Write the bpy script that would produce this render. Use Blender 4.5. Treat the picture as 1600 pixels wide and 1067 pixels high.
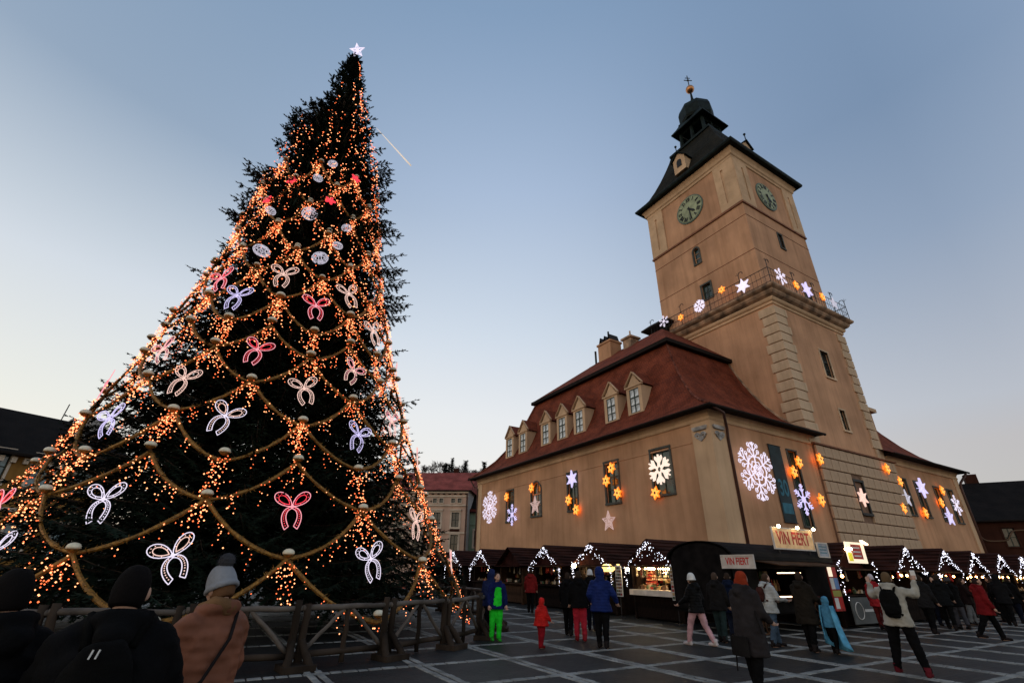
import bpy, bmesh, math, random
from mathutils import Vector as V, Matrix as MX, Euler
import numpy as np
random.seed(7)
for o in list(bpy.data.objects): bpy.data.objects.remove(o)
SC = bpy.context.scene
COL = SC.collection
PI = math.pi
R = math.radians

# ---------------------------------------------------------------- camera
# World axes: x runs along the right facade of the council house, y along its left facade.
CAM_X = V((0.85618339, -0.51645945, 0.01482051)); CAM_U = V((-0.23813731, -0.3690017, 0.89840323)); CAM_F = V((0.45852004, 0.77272724, 0.43892139))
CAM_O = V((0, 0, 1.6)); FPX = 732.14
cd = bpy.data.cameras.new('camera'); cam = bpy.data.objects.new('camera', cd); COL.objects.link(cam)
cd.sensor_width = 36; cd.lens = FPX / 1600 * 36; cd.clip_start = 0.1; cd.clip_end = 20000
m = MX.Identity(4)
for i in range(3): m[i][0] = CAM_X[i]; m[i][1] = CAM_U[i]; m[i][2] = -CAM_F[i]; m[i][3] = CAM_O[i]
cam.matrix_world = m
SC.camera = cam
# ---------------------------------------------------------------- sky, sun, exposure
W = bpy.data.worlds.new('World'); SC.world = W; W.use_nodes = True
SUN_EL, SUN_AZ = R(6.0), R(-100)          # afterglow low in the sky, to the left and a little behind the camera
SUN_DIR = V((math.sin(SUN_AZ), math.cos(SUN_AZ), 0))
nt = W.node_tree; nt.nodes.clear(); NN = nt.nodes.new; LK = nt.links.new
sky = NN('ShaderNodeTexSky'); sky.sky_type = 'NISHITA'; sky.sun_disc = False
sky.sun_elevation = SUN_EL; sky.sun_rotation = SUN_AZ; sky.altitude = 600; sky.air_density = 1.0; sky.dust_density = 0.2; sky.ozone_density = 1.0
tcw = NN('ShaderNodeTexCoord'); sep = NN('ShaderNodeSeparateXYZ'); LK(tcw.outputs['Generated'], sep.inputs[0])
def wm(op, a, b=None, c=None, clamp=False):
    n = NN('ShaderNodeMath'); n.operation = op; n.use_clamp = clamp
    for i, q in enumerate((a, b, c)):
        if q is None: continue
        if isinstance(q, (int, float)): n.inputs[i].default_value = q
        else: LK(q, n.inputs[i])
    return n.outputs[0]
hl = wm('SQRT', wm('MAXIMUM', wm('ADD', wm('MULTIPLY', sep.outputs[0], sep.outputs[0]), wm('MULTIPLY', sep.outputs[1], sep.outputs[1])), 1e-6))
ca = wm('DIVIDE', wm('ADD', wm('MULTIPLY', sep.outputs[0], SUN_DIR.x), wm('MULTIPLY', sep.outputs[1], SUN_DIR.y)), hl)
taz = wm('MULTIPLY_ADD', ca, .5, .5)
ZEN = (.2, .3, .46)
def skyramp(st):
    n = NN('ShaderNodeValToRGB'); e = n.color_ramp.elements; st = st + [(1.0, ZEN)]
    while len(e) < len(st): e.new(.5)
    for q, (p, c) in zip(e, st): q.position = p; q.color = (*c, 1)
    LK(sep.outputs[2], n.inputs[0]); return n.outputs[0]
def skymix(f, a, b):
    n = NN('ShaderNodeMixRGB'); LK(f, n.inputs[0]); LK(a, n.inputs[1]); LK(b, n.inputs[2]); return n.outputs[0]
rR = skyramp([(0, (.46, .43, .41)), (.186, (.475, .445, .455)), (.25, (.445, .465, .525)), (.5, (.25, .325, .455)), (.67, (.175, .26, .40)), (.875, (.19, .29, .45))])
rC = skyramp([(0, (.95, .85, .72)), (.15, (.92, .89, .85)), (.288, (.86, .875, .895)), (.45, (.68, .76, .86)), (.69, (.44, .55, .735)), (.875, (.24, .355, .53))])
rL = skyramp([(0, (.98, .76, .56)), (.17, (.93, .89, .79)), (.233, (.86, .865, .80)), (.42, (.68, .735, .80)), (.49, (.56, .63, .71)), (.65, (.29, .385, .515)), (.875, (.22, .33, .49))])
rS = skyramp([(0, (1.2, .85, .55)), (.15, (1.15, 1.0, .8)), (.3, (.98, .95, .9)), (.5, (.65, .7, .77)), (.7, (.36, .45, .58))])
phi = wm('ARCCOSINE', wm('MINIMUM', wm('MAXIMUM', ca, -1.0), 1.0))           # angle from the afterglow: smooth weights, no seams
ws = []
for c0 in (25, 82, 130, 180):
    dq = wm('DIVIDE', wm('SUBTRACT', phi, R(c0)), R(31)); ws.append(wm('EXPONENT', wm('MULTIPLY', wm('MULTIPLY', dq, dq), -1.0)))
acc = ws[0]; grad = rS
for wq, rq in zip(ws[1:], (rL, rC, rR)):
    acc = wm('ADD', acc, wq); grad = skymix(wm('DIVIDE', wq, acc), grad, rq)
gs = NN('ShaderNodeVectorMath'); gs.operation = 'SCALE'; gs.inputs['Scale'].default_value = 6.3; LK(grad, gs.inputs[0])
ns = NN('ShaderNodeVectorMath'); ns.operation = 'SCALE'; ns.inputs['Scale'].default_value = .1; LK(sky.outputs[0], ns.inputs[0])
sm = NN('ShaderNodeVectorMath'); sm.operation = 'ADD'; LK(gs.outputs[0], sm.inputs[0]); LK(ns.outputs[0], sm.inputs[1])
bg = NN('ShaderNodeBackground'); bg.inputs['Strength'].default_value = 0.15
wo = NN('ShaderNodeOutputWorld'); LK(sm.outputs[0], bg.inputs['Color']); LK(bg.outputs[0], wo.inputs['Surface'])
sl = bpy.data.lights.new('sun', 'SUN'); sl.energy = 0.26; sl.angle = R(50); sl.color = (1, .72, .48)
so = bpy.data.objects.new('sun', sl); COL.objects.link(so)
_sd = V((math.sin(SUN_AZ) * math.cos(R(14)), math.cos(SUN_AZ) * math.cos(R(14)), math.sin(R(14))))
so.rotation_euler = _sd.to_track_quat('Z', 'Y').to_euler()
SC.view_settings.view_transform = 'Standard'; SC.view_settings.look = 'None'; SC.view_settings.gamma = 1
SC.view_settings.use_curve_mapping = False; SC.view_settings.exposure = 0.0

# ---------------------------------------------------------------- placing: a picture point on a real surface
def ray(x, y): return CAM_X * ((x - 800) / FPX) - CAM_U * ((y - 533.5) / FPX) + CAM_F
def onx(x, y, X0): d = ray(x, y); return CAM_O + d * (X0 / d.x)
def ony(x, y, Y0): d = ray(x, y); return CAM_O + d * (Y0 / d.y)
def onz(x, y, z=0.0): d = ray(x, y); return CAM_O + d * ((z - 1.6) / d.z)
def atd(x, y, D): d = ray(x, y); return CAM_O + d * (D / math.hypot(d.x, d.y))

# ---------------------------------------------------------------- mesh builder
class MB:
    def __init__(s): s.v = []; s.f = []; s.uv = {}; s.mi = []; s.cm = 0
    def add(s, vs, fs):
        n = len(s.v); s.v += [tuple(p) for p in vs]; s.f += [tuple(i + n for i in f) for f in fs]; s.mi += [s.cm] * len(fs); return s
    def box(s, c, d, M=None):
        x, y, z = d[0] / 2, d[1] / 2, d[2] / 2
        vs = [V((sx * x, sy * y, sz * z)) for sz in (-1, 1) for sy in (-1, 1) for sx in (-1, 1)]
        if M is not None: vs = [M @ p for p in vs]
        vs = [p + V(c) for p in vs]
        return s.add(vs, [(0, 2, 3, 1), (4, 5, 7, 6), (0, 1, 5, 4), (2, 6, 7, 3), (0, 4, 6, 2), (1, 3, 7, 5)])
    def b2(s, x0, x1, y0, y1, z0, z1): return s.box(((x0 + x1) / 2, (y0 + y1) / 2, (z0 + z1) / 2), (abs(x1 - x0), abs(y1 - y0), abs(z1 - z0)))
    def cham(s, x0, x1, y0, y1, z0, z1, c):
        vs = []
        for z, k in ((z0, c), (z0 + c, 0), (z1 - c, 0), (z1, c)):
            vs += [(x0 + k, y0 + k, z), (x1 - k, y0 + k, z), (x1 - k, y1 - k, z), (x0 + k, y1 - k, z)]
        fs = [(3, 2, 1, 0), (12, 13, 14, 15)]
        for a in range(3):
            for i in range(4): j = (i + 1) % 4; fs.append((a * 4 + i, a * 4 + j, a * 4 + 4 + j, a * 4 + 4 + i))
        return s.add(vs, fs)
    def tube(s, path, r, n=6, cap=True, closed=False):
        P = [V(p) for p in path]; L = len(P); rs = r if isinstance(r, (list, tuple)) else [r] * L
        vs = []; up = None
        for i in range(L):
            if closed: t = P[(i + 1) % L] - P[i - 1]
            else: t = P[min(i + 1, L - 1)] - P[max(i - 1, 0)]
            if t.length < 1e-9: t = V((0, 0, 1))
            t.normalize()
            if up is None: up = V((0, 0, 1)) if abs(t.z) < .9 else V((1, 0, 0))
            a = t.cross(up)
            if a.length < 1e-4: a = t.cross(V((1, .3, 0)))
            a.normalize(); b = a.cross(t); up = b
            for k in range(n):
                an = 2 * PI * k / n; vs.append(P[i] + (a * math.cos(an) + b * math.sin(an)) * rs[i])
        fs = []
        for i in range(L if closed else L - 1):
            j = (i + 1) % L
            for k in range(n): q = (k + 1) % n; fs.append((i * n + k, i * n + q, j * n + q, j * n + k))
        if cap and not closed: fs.append(tuple(range(n))[::-1]); fs.append(tuple((L - 1) * n + k for k in range(n)))
        return s.add(vs, fs)
    def loft(s, rings, cap=True):
        n = len(rings[0]); vs = [p for r in rings for p in r]; fs = []
        for i in range(len(rings) - 1):
            for k in range(n): q = (k + 1) % n; fs.append((i * n + k, i * n + q, (i + 1) * n + q, (i + 1) * n + k))
        if cap: fs.append(tuple(range(n))[::-1]); fs.append(tuple((len(rings) - 1) * n + k for k in range(n)))
        return s.add(vs, fs)
    def lathe(s, prof, n=12, c=(0, 0, 0), sq=None):
        rings = []
        for r, z in prof:
            r = max(r, 1e-3)
            rings.append([V((c[0] + r * math.cos(2 * PI * (k + (.5 if sq else 0)) / n), c[1] + r * math.sin(2 * PI * (k + (.5 if sq else 0)) / n), c[2] + z)) for k in range(n)])
        return s.loft(rings)
    def ext(s, poly, h, M):
        """polygon (u,v) extruded to thickness h along +w, mapped by 4x4 M"""
        n = len(poly); a = [M @ V((u, v, 0)) for u, v in poly]; b = [M @ V((u, v, h)) for u, v in poly]
        return s.add(a + b, [tuple(range(n))[::-1], tuple(range(n, 2 * n))] + [(i, (i + 1) % n, n + (i + 1) % n, n + i) for i in range(n)])
    def octa(s, c, r):
        x, y, z = c; return s.add([(x + r, y, z), (x - r, y, z), (x, y + r, z), (x, y - r, z), (x, y, z + r), (x, y, z - r)],
            [(0, 2, 4), (2, 1, 4), (1, 3, 4), (3, 0, 4), (2, 0, 5), (1, 2, 5), (3, 1, 5), (0, 3, 5)])
    def ball(s, c, r, n=10, m=7, sz=1.0):
        return s.lathe([(r * math.sin(PI * i / m), -r * sz * math.cos(PI * i / m)) for i in range(m + 1)], n, c)
    def quad(s, a, b, c, d): return s.add([a, b, c, d], [(0, 1, 2, 3)])
    def mesh(s, name, mats):
        me = bpy.data.meshes.new(name); me.from_pydata(s.v, [], s.f)
        for mm in (mats if isinstance(mats, (list, tuple)) else [mats]): me.materials.append(mm)
        if any(s.mi): me.polygons.foreach_set('material_index', s.mi)
        if s.uv:
            l = me.uv_layers.new(name='UVMap')
            for fi, uvs in s.uv.items():
                for li, q in zip(me.polygons[fi].loop_indices, uvs): l.data[li].uv = q
        return me
    def build(s, name, mats, parent=None, smooth=False, loc=(0, 0, 0), rz=0.0, fix=False):
        me = s.mesh(name, mats)
        if fix:
            bm = bmesh.new(); bm.from_mesh(me); bmesh.ops.recalc_face_normals(bm, faces=bm.faces); bm.to_mesh(me); bm.free()
        if smooth: me.polygons.foreach_set('use_smooth', [True] * len(me.polygons))
        me.update()
        return put(name, me, parent, loc, rz)
def put(name, me, parent=None, loc=(0, 0, 0), rz=0.0):
    o = bpy.data.objects.new(name, me); COL.objects.link(o); o.parent = parent; o.location = loc
    if rz: o.rotation_euler = (0, 0, rz)
    return o
def tag(o, label=None, cat=None, group=None, kind=None):
    if label: o['label'] = label
    if cat: o['category'] = cat
    if group: o['group'] = group
    if kind: o['kind'] = kind
    return o
def thing(name, label, cat, loc=(0, 0, 0), rz=0.0, group=None):
    o = bpy.data.objects.new(name, None); COL.objects.link(o); o.location = loc; o.rotation_euler = (0, 0, rz); o.empty_display_size = .1
    return tag(o, label, cat, group)
def dup(root, loc=None, rz=None, label=None, group=None):
    r = root.copy(); COL.objects.link(r)
    if loc is not None: r.location = loc
    if rz is not None: r.rotation_euler = (0, 0, rz)
    if label: r['label'] = label
    if group: r['group'] = group
    for ch in list(root.children):
        c = ch.copy(); COL.objects.link(c); c.parent = r
        for g in list(ch.children): d = g.copy(); COL.objects.link(d); d.parent = c
    return r
ORD = ['first', 'second', 'third', 'fourth', 'fifth', 'sixth', 'seventh', 'eighth', 'ninth', 'tenth', 'eleventh', 'twelfth', 'thirteenth', 'fourteenth', 'fifteenth', 'sixteenth']

# ---------------------------------------------------------------- materials
def mat(name, col, rough=.7, var=.12, scale=3.0, bump=.15, bscale=40.0, metal=0.0, col2=None, emit=None, es=0.0, coat=0.0, spec=.3, stretch=None):
    m = bpy.data.materials.new(name); m.use_nodes = True; t = m.node_tree; b = t.nodes['Principled BSDF']
    b.inputs['Roughness'].default_value = rough; b.inputs['Metallic'].default_value = metal; b.inputs['Specular IOR Level'].default_value = spec
    b.inputs['Coat Weight'].default_value = coat
    tc = t.nodes.new('ShaderNodeTexCoord'); vec = tc.outputs['Object']
    if stretch:
        mp = t.nodes.new('ShaderNodeMapping'); mp.inputs['Scale'].default_value = stretch; t.links.new(vec, mp.inputs[0]); vec = mp.outputs[0]
    n = t.nodes.new('ShaderNodeTexNoise'); n.inputs['Scale'].default_value = scale; n.inputs['Detail'].default_value = 6; t.links.new(vec, n.inputs['Vector'])
    r = t.nodes.new('ShaderNodeValToRGB'); e = r.color_ramp.elements
    c2 = col2 or tuple(c * (1 - 2.2 * var) for c in col)
    e[0].position = .35; e[1].position = .65; e[0].color = (*c2, 1); e[1].color = (*[min(1, c * (1 + var)) for c in col], 1)
    t.links.new(n.outputs['Fac'], r.inputs[0]); t.links.new(r.outputs[0], b.inputs['Base Color'])
    if bump:
        n2 = t.nodes.new('ShaderNodeTexNoise'); n2.inputs['Scale'].default_value = bscale; n2.inputs['Detail'].default_value = 4; t.links.new(vec, n2.inputs['Vector'])
        bp = t.nodes.new('ShaderNodeBump'); bp.inputs['Strength'].default_value = bump; bp.inputs['Distance'].default_value = .02
        t.links.new(n2.outputs['Fac'], bp.inputs['Height']); t.links.new(bp.outputs[0], b.inputs['Normal'])
    if emit: b.inputs['Emission Color'].default_value = (*emit, 1); b.inputs['Emission Strength'].default_value = es
    return m
def glow(name, col, s):
    m = bpy.data.materials.new(name); m.use_nodes = True; b = m.node_tree.nodes['Principled BSDF']
    b.inputs['Base Color'].default_value = (*[c * .5 for c in col], 1); b.inputs['Emission Color'].default_value = (*col, 1); b.inputs['Emission Strength'].default_value = s
    return m
def tiles(name, c1, c2, sx=.2, sy=.17):
    """roof tiles read from UVs in metres: rows overlap, colour per tile"""
    m = bpy.data.materials.new(name); m.use_nodes = True; t = m.node_tree; b = t.nodes['Principled BSDF']; b.inputs['Roughness'].default_value = .85; b.inputs['Specular IOR Level'].default_value = .08
    uv = t.nodes.new('ShaderNodeUVMap'); br = t.nodes.new('ShaderNodeTexBrick')
    br.inputs['Scale'].default_value = 1; br.inputs['Brick Width'].default_value = sx; br.inputs['Row Height'].default_value = sy; br.inputs['Mortar Size'].default_value = .012; br.inputs['Mortar Smooth'].default_value = .4
    br.inputs['Color1'].default_value = (*c1, 1); br.inputs['Color2'].default_value = (*c2, 1); br.inputs['Mortar'].default_value = (*[c * .45 for c in c2], 1)
    t.links.new(uv.outputs[0], br.inputs['Vector'])
    n = t.nodes.new('ShaderNodeTexNoise'); n.inputs['Scale'].default_value = .8; n.inputs['Detail'].default_value = 8; t.links.new(uv.outputs[0], n.inputs['Vector'])
    mx = t.nodes.new('ShaderNodeMixRGB'); mx.blend_type = 'MULTIPLY'; mx.inputs[0].default_value = .9
    r = t.nodes.new('ShaderNodeValToRGB'); r.color_ramp.elements[0].position = .32; r.color_ramp.elements[1].position = .62; r.color_ramp.elements[0].color = (.5, .47, .45, 1); r.color_ramp.elements[1].color = (1, 1, 1, 1)
    t.links.new(n.outputs['Fac'], r.inputs[0]); t.links.new(br.outputs['Color'], mx.inputs[1]); t.links.new(r.outputs[0], mx.inputs[2]); t.links.new(mx.outputs[0], b.inputs['Base Color'])
    sp = t.nodes.new('ShaderNodeSeparateXYZ'); t.links.new(uv.outputs[0], sp.inputs[0])
    md = t.nodes.new('ShaderNodeMath'); md.operation = 'MODULO'; md.inputs[1].default_value = sy; t.links.new(sp.outputs['Y'], md.inputs[0])
    m2 = t.nodes.new('ShaderNodeMath'); m2.operation = 'MULTIPLY'; m2.inputs[1].default_value = -.15; t.links.new(md.outputs[0], m2.inputs[0])
    m3 = t.nodes.new('ShaderNodeMath'); m3.operation = 'MULTIPLY_ADD'; m3.inputs[1].default_value = -.01; t.links.new(br.outputs['Fac'], m3.inputs[0]); t.links.new(m2.outputs[0], m3.inputs[2])
    bp = t.nodes.new('ShaderNodeBump'); bp.inputs['Strength'].default_value = .8; bp.inputs['Distance'].default_value = 1; t.links.new(m3.outputs[0], bp.inputs['Height']); t.links.new(bp.outputs[0], b.inputs['Normal'])
    return m
def plaster(name, col, var=.1, streak=.25):
    m = mat(name, col, .92, var, .35, .25, 30, spec=.08)
    t = m.node_tree; b = t.nodes['Principled BSDF']; src = b.inputs['Base Color'].links[0].from_socket
    tc = t.nodes.new('ShaderNodeTexCoord'); mp = t.nodes.new('ShaderNodeMapping'); mp.inputs['Scale'].default_value = (1.6, 1.6, .12)
    n = t.nodes.new('ShaderNodeTexNoise'); n.inputs['Scale'].default_value = 1.2; n.inputs['Detail'].default_value = 7; n.inputs['Roughness'].default_value = .65
    t.links.new(tc.outputs['Object'], mp.inputs[0]); t.links.new(mp.outputs[0], n.inputs['Vector'])
    r = t.nodes.new('ShaderNodeValToRGB'); r.color_ramp.elements[0].position = .3; r.color_ramp.elements[1].position = .56; g = 1 - streak
    r.color_ramp.elements[0].color = (g, g * .98, g * .95, 1); r.color_ramp.elements[1].color = (1, 1, 1, 1)
    mx = t.nodes.new('ShaderNodeMixRGB'); mx.blend_type = 'MULTIPLY'; mx.inputs[0].default_value = 1
    t.links.new(n.outputs['Fac'], r.inputs[0]); t.links.new(src, mx.inputs[1]); t.links.new(r.outputs[0], mx.inputs[2]); t.links.new(mx.outputs[0], b.inputs['Base Color'])
    return m
def glass(name, col=(.02, .025, .025), rough=.06, spec=.6):
    m = mat(name, col, rough, .3, 1.5, .05, 3.0, spec=spec); return m
# ---------------------------------------------------------------- material set
M_ = {}
M_['wall'] = plaster('ochre_plaster', (.54, .30, .17), .10, .2); M_['towerwall'] = plaster('tower_plaster', (.56, .315, .185), .10, .22)
M_['cream'] = plaster('cream_plaster', (.62, .42, .26), .08, .15); M_['quoin'] = plaster('quoin_plaster', (.66, .48, .32), .12, .25)
M_['blockm'] = plaster('stone_block_render', (.54, .385, .26), .14, .25); M_['stain'] = mat('weathered_cornice', (.42, .27, .17), .9, .25, 1.1, .3, 25, col2=(.10, .07, .05))
M_['hipt'] = mat('hip_tile', (.17, .055, .035), .9, .3, 3, .3, 12, spec=.08); M_['string'] = mat('brown_string', (.25, .11, .06), .85); M_['stone'] = mat('grey_stone_surround', (.085, .085, .072), .85, .15, 3)
M_['roof'] = tiles('red_roof_tiles', (.26, .062, .030), (.175, .046, .026)); M_['roofdark'] = tiles('dark_roof_tiles', (.03, .026, .018), (.018, .018, .013))
M_['eave'] = mat('dark_eave_timber', (.016, .012, .01), .85, spec=.1); M_['copper'] = mat('dark_copper', (.008, .015, .013), .6, .3, 2, .15, 20, spec=.12)
M_['iron'] = mat('black_iron', (.02, .018, .018), .6); M_['pipe'] = mat('brown_downpipe', (.07, .03, .022), .5)
M_['frame'] = mat('dark_window_frame', (.03, .045, .035), .6); M_['glass'] = glass('window_glass'); M_['glassg'] = glass('green_window_glass', (.02, .045, .035), .12)  # greenish reflections are painted into the pane colour of the second glass
M_['skyglass'] = glass('dormer_glass', (.55, .58, .58), .15, .9); M_['gold'] = mat('gilded_metal', (.55, .25, .10), .35, .1, 5, .05, metal=.8)  # dormer panes: reflected sky painted in as a pale base colour
M_['dial'] = mat('clock_dial', (.33, .37, .22), .6, .14, 2); M_['dialring'] = mat('clock_ring', (.11, .16, .13), .6); M_['black'] = mat('black_paint', (.012, .012, .012), .6)
M_['vol'] = mat('grey_capital', (.42, .40, .38), .9, .2, 3); M_['groove'] = mat('groove', (.2, .12, .08), .95)

CX, CY, LA, LB = 23.53, 16.95, 29.2, 34.4
bld = thing('council_house', 'ochre council house with steep red tiled roof, seven dormers and tall clock tower', 'building', (CX, CY, 0))
def MA(y, z, x=0.0): return MX(((0, 0, -1, x), (-1, 0, 0, y), (0, 1, 0, z), (0, 0, 0, 1)))   # frame on a face that looks to -x
def MBf(x, z, y=0.0): return MX(((1, 0, 0, x), (0, 0, -1, y), (0, 1, 0, z), (0, 0, 0, 1)))   # frame on a face that looks to -y
def lput(name, me, parent, Mx): o = bpy.data.objects.new(name, me); COL.objects.link(o); o.parent = parent; o.matrix_local = Mx; return o
_cache = {}
def cached(key, fn):
    if key not in _cache: _cache[key] = fn()
    return _cache[key]
def holed(mb, Mx, u0, u1, v0, v1, holes, dep=.3):
    """wall sheet in a face frame with rectangular holes (uc, vc, w, h) and their reveals"""
    us = sorted({u0, u1, *[h[0] - h[2] / 2 for h in holes], *[h[0] + h[2] / 2 for h in holes]})
    vs = sorted({v0, v1, *[h[1] - h[3] / 2 for h in holes], *[h[1] + h[3] / 2 for h in holes]})
    for a, b in zip(us, us[1:]):
        for c, d in zip(vs, vs[1:]):
            if any(abs((a + b) / 2 - h[0]) < h[2] / 2 and abs((c + d) / 2 - h[1]) < h[3] / 2 for h in holes): continue
            mb.quad(*[Mx @ V((p, q, 0)) for p, q in ((a, c), (b, c), (b, d), (a, d))])
    for uc, vc, w, h in holes:
        e = [(uc - w / 2, vc - h / 2), (uc + w / 2, vc - h / 2), (uc + w / 2, vc + h / 2), (uc - w / 2, vc + h / 2)]
        for i in range(4):
            p, q = e[i], e[(i + 1) % 4]; mb.quad(Mx @ V((*p, 0)), Mx @ V((*q, 0)), Mx @ V((*q, -dep)), Mx @ V((*p, -dep)))
def window(parent, Mx, w, h, cols=2, rows=3, sur=.16, glassm='glass', arch=False, name='window', surm='stone', fm='frame', bar=.05, transom=True):
    """stone surround (part) > window_frame and panes (sub-parts); frame origin = centre of the opening on the wall face"""
    def sfn():
        b = MB(); t = .06; x = w / 2
        y1 = h / 2 - (w / 2 if arch else 0)
        b.b2(-x - sur, -x, -h / 2, y1, -.08, t); b.b2(x, x + sur, -h / 2, y1, -.08, t); b.b2(-x - sur, x + sur, -h / 2 - sur, -h / 2, -.08, t + .05)
        if not arch: b.b2(-x - sur, x + sur, h / 2, h / 2 + sur, -.08, t + .02)
        else:
            N = 14
            for i in range(N):
                a0, a1 = PI * i / N, PI * (i + 1) / N
                for r0, r1, z0, z1 in ((x, x + sur, -.08, t),):
                    P = [(r * math.cos(a), y1 + r * math.sin(a)) for r, a in ((r0, a0), (r1, a0), (r1, a1), (r0, a1))]
                    b.add([(*p, z0) for p in P] + [(*p, z1) for p in P], [(3, 2, 1, 0), (4, 5, 6, 7), (0, 1, 5, 4), (1, 2, 6, 5), (2, 3, 7, 6), (3, 0, 4, 7)])
        return b.mesh('surround', M_[surm])
    s = lput(name, cached(('s', w, h, sur, arch, surm), sfn), parent, Mx)
    d = -.2; yt = h / 2
    vs = [-h / 2 + h * i / rows for i in range(rows + 1)]
    if transom and rows == 3: vs = [-h / 2, -h / 2 + h * .32, -h / 2 + h * .64, h / 2]
    us = [-w / 2 + w * i / cols for i in range(cols + 1)]
    def ffn():
        b = MB()
        for i, u in enumerate(us): t = bar * (1 if i in (0, cols) else .6); b.b2(max(u - t, -w / 2), min(u + t, w / 2), -h / 2, h / 2, d - .03, d + .05)
        for i, v in enumerate(vs): t = bar * (1 if i in (0, rows) else (1.0 if (transom and rows == 3 and i == 2) else .5)); b.b2(-w / 2, w / 2, max(v - t, -h / 2), min(v + t, h / 2), d - .033, d + .054)
        if arch:
            N = 8; x = w / 2; y1 = h / 2 - x
            for sg in (-1, 1):
                P = [(sg * x, h / 2)] + [(sg * x * math.cos(PI / 2 * i / N), y1 + x * math.sin(PI / 2 * i / N)) for i in range(N + 1)]
                if sg < 0: P = P[::-1]
                b.ext(P, .25, MX.Translation((0, 0, d)))
        return b.mesh('window_frame', [M_[fm]] if not arch else [M_['wall']] )
    lput('window_frame', cached(('f', w, h, cols, rows, bar, arch, fm), ffn), s, MX.Identity(4))
    for i in range(cols):
        for j in range(rows):
            pw, ph = us[i + 1] - us[i] - .02, vs[j + 1] - vs[j] - .02
            me = cached(('p', round(pw, 3), round(ph, 3), glassm), lambda: MB().box((0, 0, 0), (pw, ph, .012)).mesh('pane', M_[glassm]))
            lput('pane', me, s, MX.Translation(((us[i] + us[i + 1]) / 2, (vs[j] + vs[j + 1]) / 2, d)) @ MX.Rotation(random.uniform(-.012, .012), 4, 'Y'))
    return s

# ---- walls of the two wings
WA = [(22.56, 7.02, 1.15, 2.7, 0), (18.16, 7.2, 1.45, 2.75, 1), (13.07, 7.2, 1.15, 2.75, 0), (8.53, 7.3, 1.35, 2.75, 0), (3.94, 7.35, 1.55, 2.75, 0)]
b = MB(); holed(b, MA(0, 0), -LA, 0, 0, 10.4, [(-y, z, w, h) for y, z, w, h, a in WA])
WB = [(7.9, 6.6, 1.0, 4.6), (23.0, 7.3, 1.1, 2.7), (25.55, 7.3, 1.1, 2.7), (29.1, 7.2, 1.1, 2.7), (31.7, 7.2, 1.1, 2.7)]
holed(b, MBf(0, 0), 0, LB, 0, 10.4, WB)
b.b2(0.01, 14, LA - .02, LA, 0, 10.4); b.b2(LB - .02, LB, 0.01, 13, 0, 10.4)
b.build('wall', M_['wall'], bld)
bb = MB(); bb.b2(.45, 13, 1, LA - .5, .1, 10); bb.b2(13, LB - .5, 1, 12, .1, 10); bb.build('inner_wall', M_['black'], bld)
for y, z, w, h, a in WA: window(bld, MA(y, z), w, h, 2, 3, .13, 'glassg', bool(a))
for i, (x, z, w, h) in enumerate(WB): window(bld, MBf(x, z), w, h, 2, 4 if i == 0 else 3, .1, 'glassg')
# ---- plinth, pilasters, cornices
def mould(prof, path_fn, closed=False):
    """prof [(d,z)] ; path_fn(d)-> list of xy"""
    b = MB(); rows = [[V((x, y, z)) for x, y in path_fn(d)] for d, z in prof]; n = len(rows[0])
    for r in rows: b.v += [tuple(p) for p in r]
    for i in range(len(rows) - 1):
        for k in range(n if closed else n - 1):
            q = (k + 1) % n; b.f.append((i * n + k, i * n + q, (i + 1) * n + q, (i + 1) * n + k)); b.mi.append(0)
    if not closed:
        b.f.append(tuple(i * n for i in range(len(rows)))); b.f.append(tuple(i * n + n - 1 for i in range(len(rows)))[::-1]); b.mi += [0, 0]
    return b
pA = lambda d: [(10.9, -d), (-d, -d), (-d, LA + d), (8, LA + d)]
pB = lambda d: [(21.3, -d), (LB + d, -d), (LB + d, 8)]
prof = [(.0, 9.7), (.09, 9.72), (.12, 9.8), (.09, 9.88), (.07, 9.95), (.12, 10.1), (.28, 10.3), (.42, 10.36), (.42, 10.42), (0.0, 10.44)]
mould(prof, pA).build('cornice', M_['cream'], bld, fix=True); mould(prof, pB).build('cornice', M_['cream'], bld, fix=True)
mould([(0, 8.58), (.035, 8.6), (.035, 8.66), (0, 8.68)], lambda d: [(-d, 1.4), (-d, LA - 1.0)]).build('string_course', M_['wall'], bld, fix=True)
for nm, (x0, x1, y0, y1) in (('pilaster', (-.09, .0, .0, 1.25)), ('pilaster', (-.09, 1.2, -.09, 0)), ('pilaster', (-.08, 0, LA - .95, LA)), ('pilaster', (LB - 1.0, LB, -.08, 0))):
    q = MB().b2(x0, x1, y0, y1, 0, 9.7).build(nm, M_['cream'], bld)
b = MB()
for (Mx) in (MA(.62, 8.7, -.09), MBf(.6, 8.7, -.09)):      # scroll capitals
    b.ext([(-.5, .62), (-.42, .5), (.42, .5), (.5, .62), (.5, .72), (-.5, .72)], .12, Mx)
    for sg in (-1, 1):
        P = [(sg * (.2 + .19 * math.cos(t) * (1 - t / 14)), .18 + .19 * math.sin(t) * (1 - t / 14), .06) for t in [i * .5 for i in range(20)]]
        b.tube([Mx @ V(p) for p in P], .05, 5)
    b.ext([(-.3, .05), (0, -.16), (.3, .05), (.2, .12), (-.2, .12)], .06, Mx)
b.build('capital', M_['vol'], bld)
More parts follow.
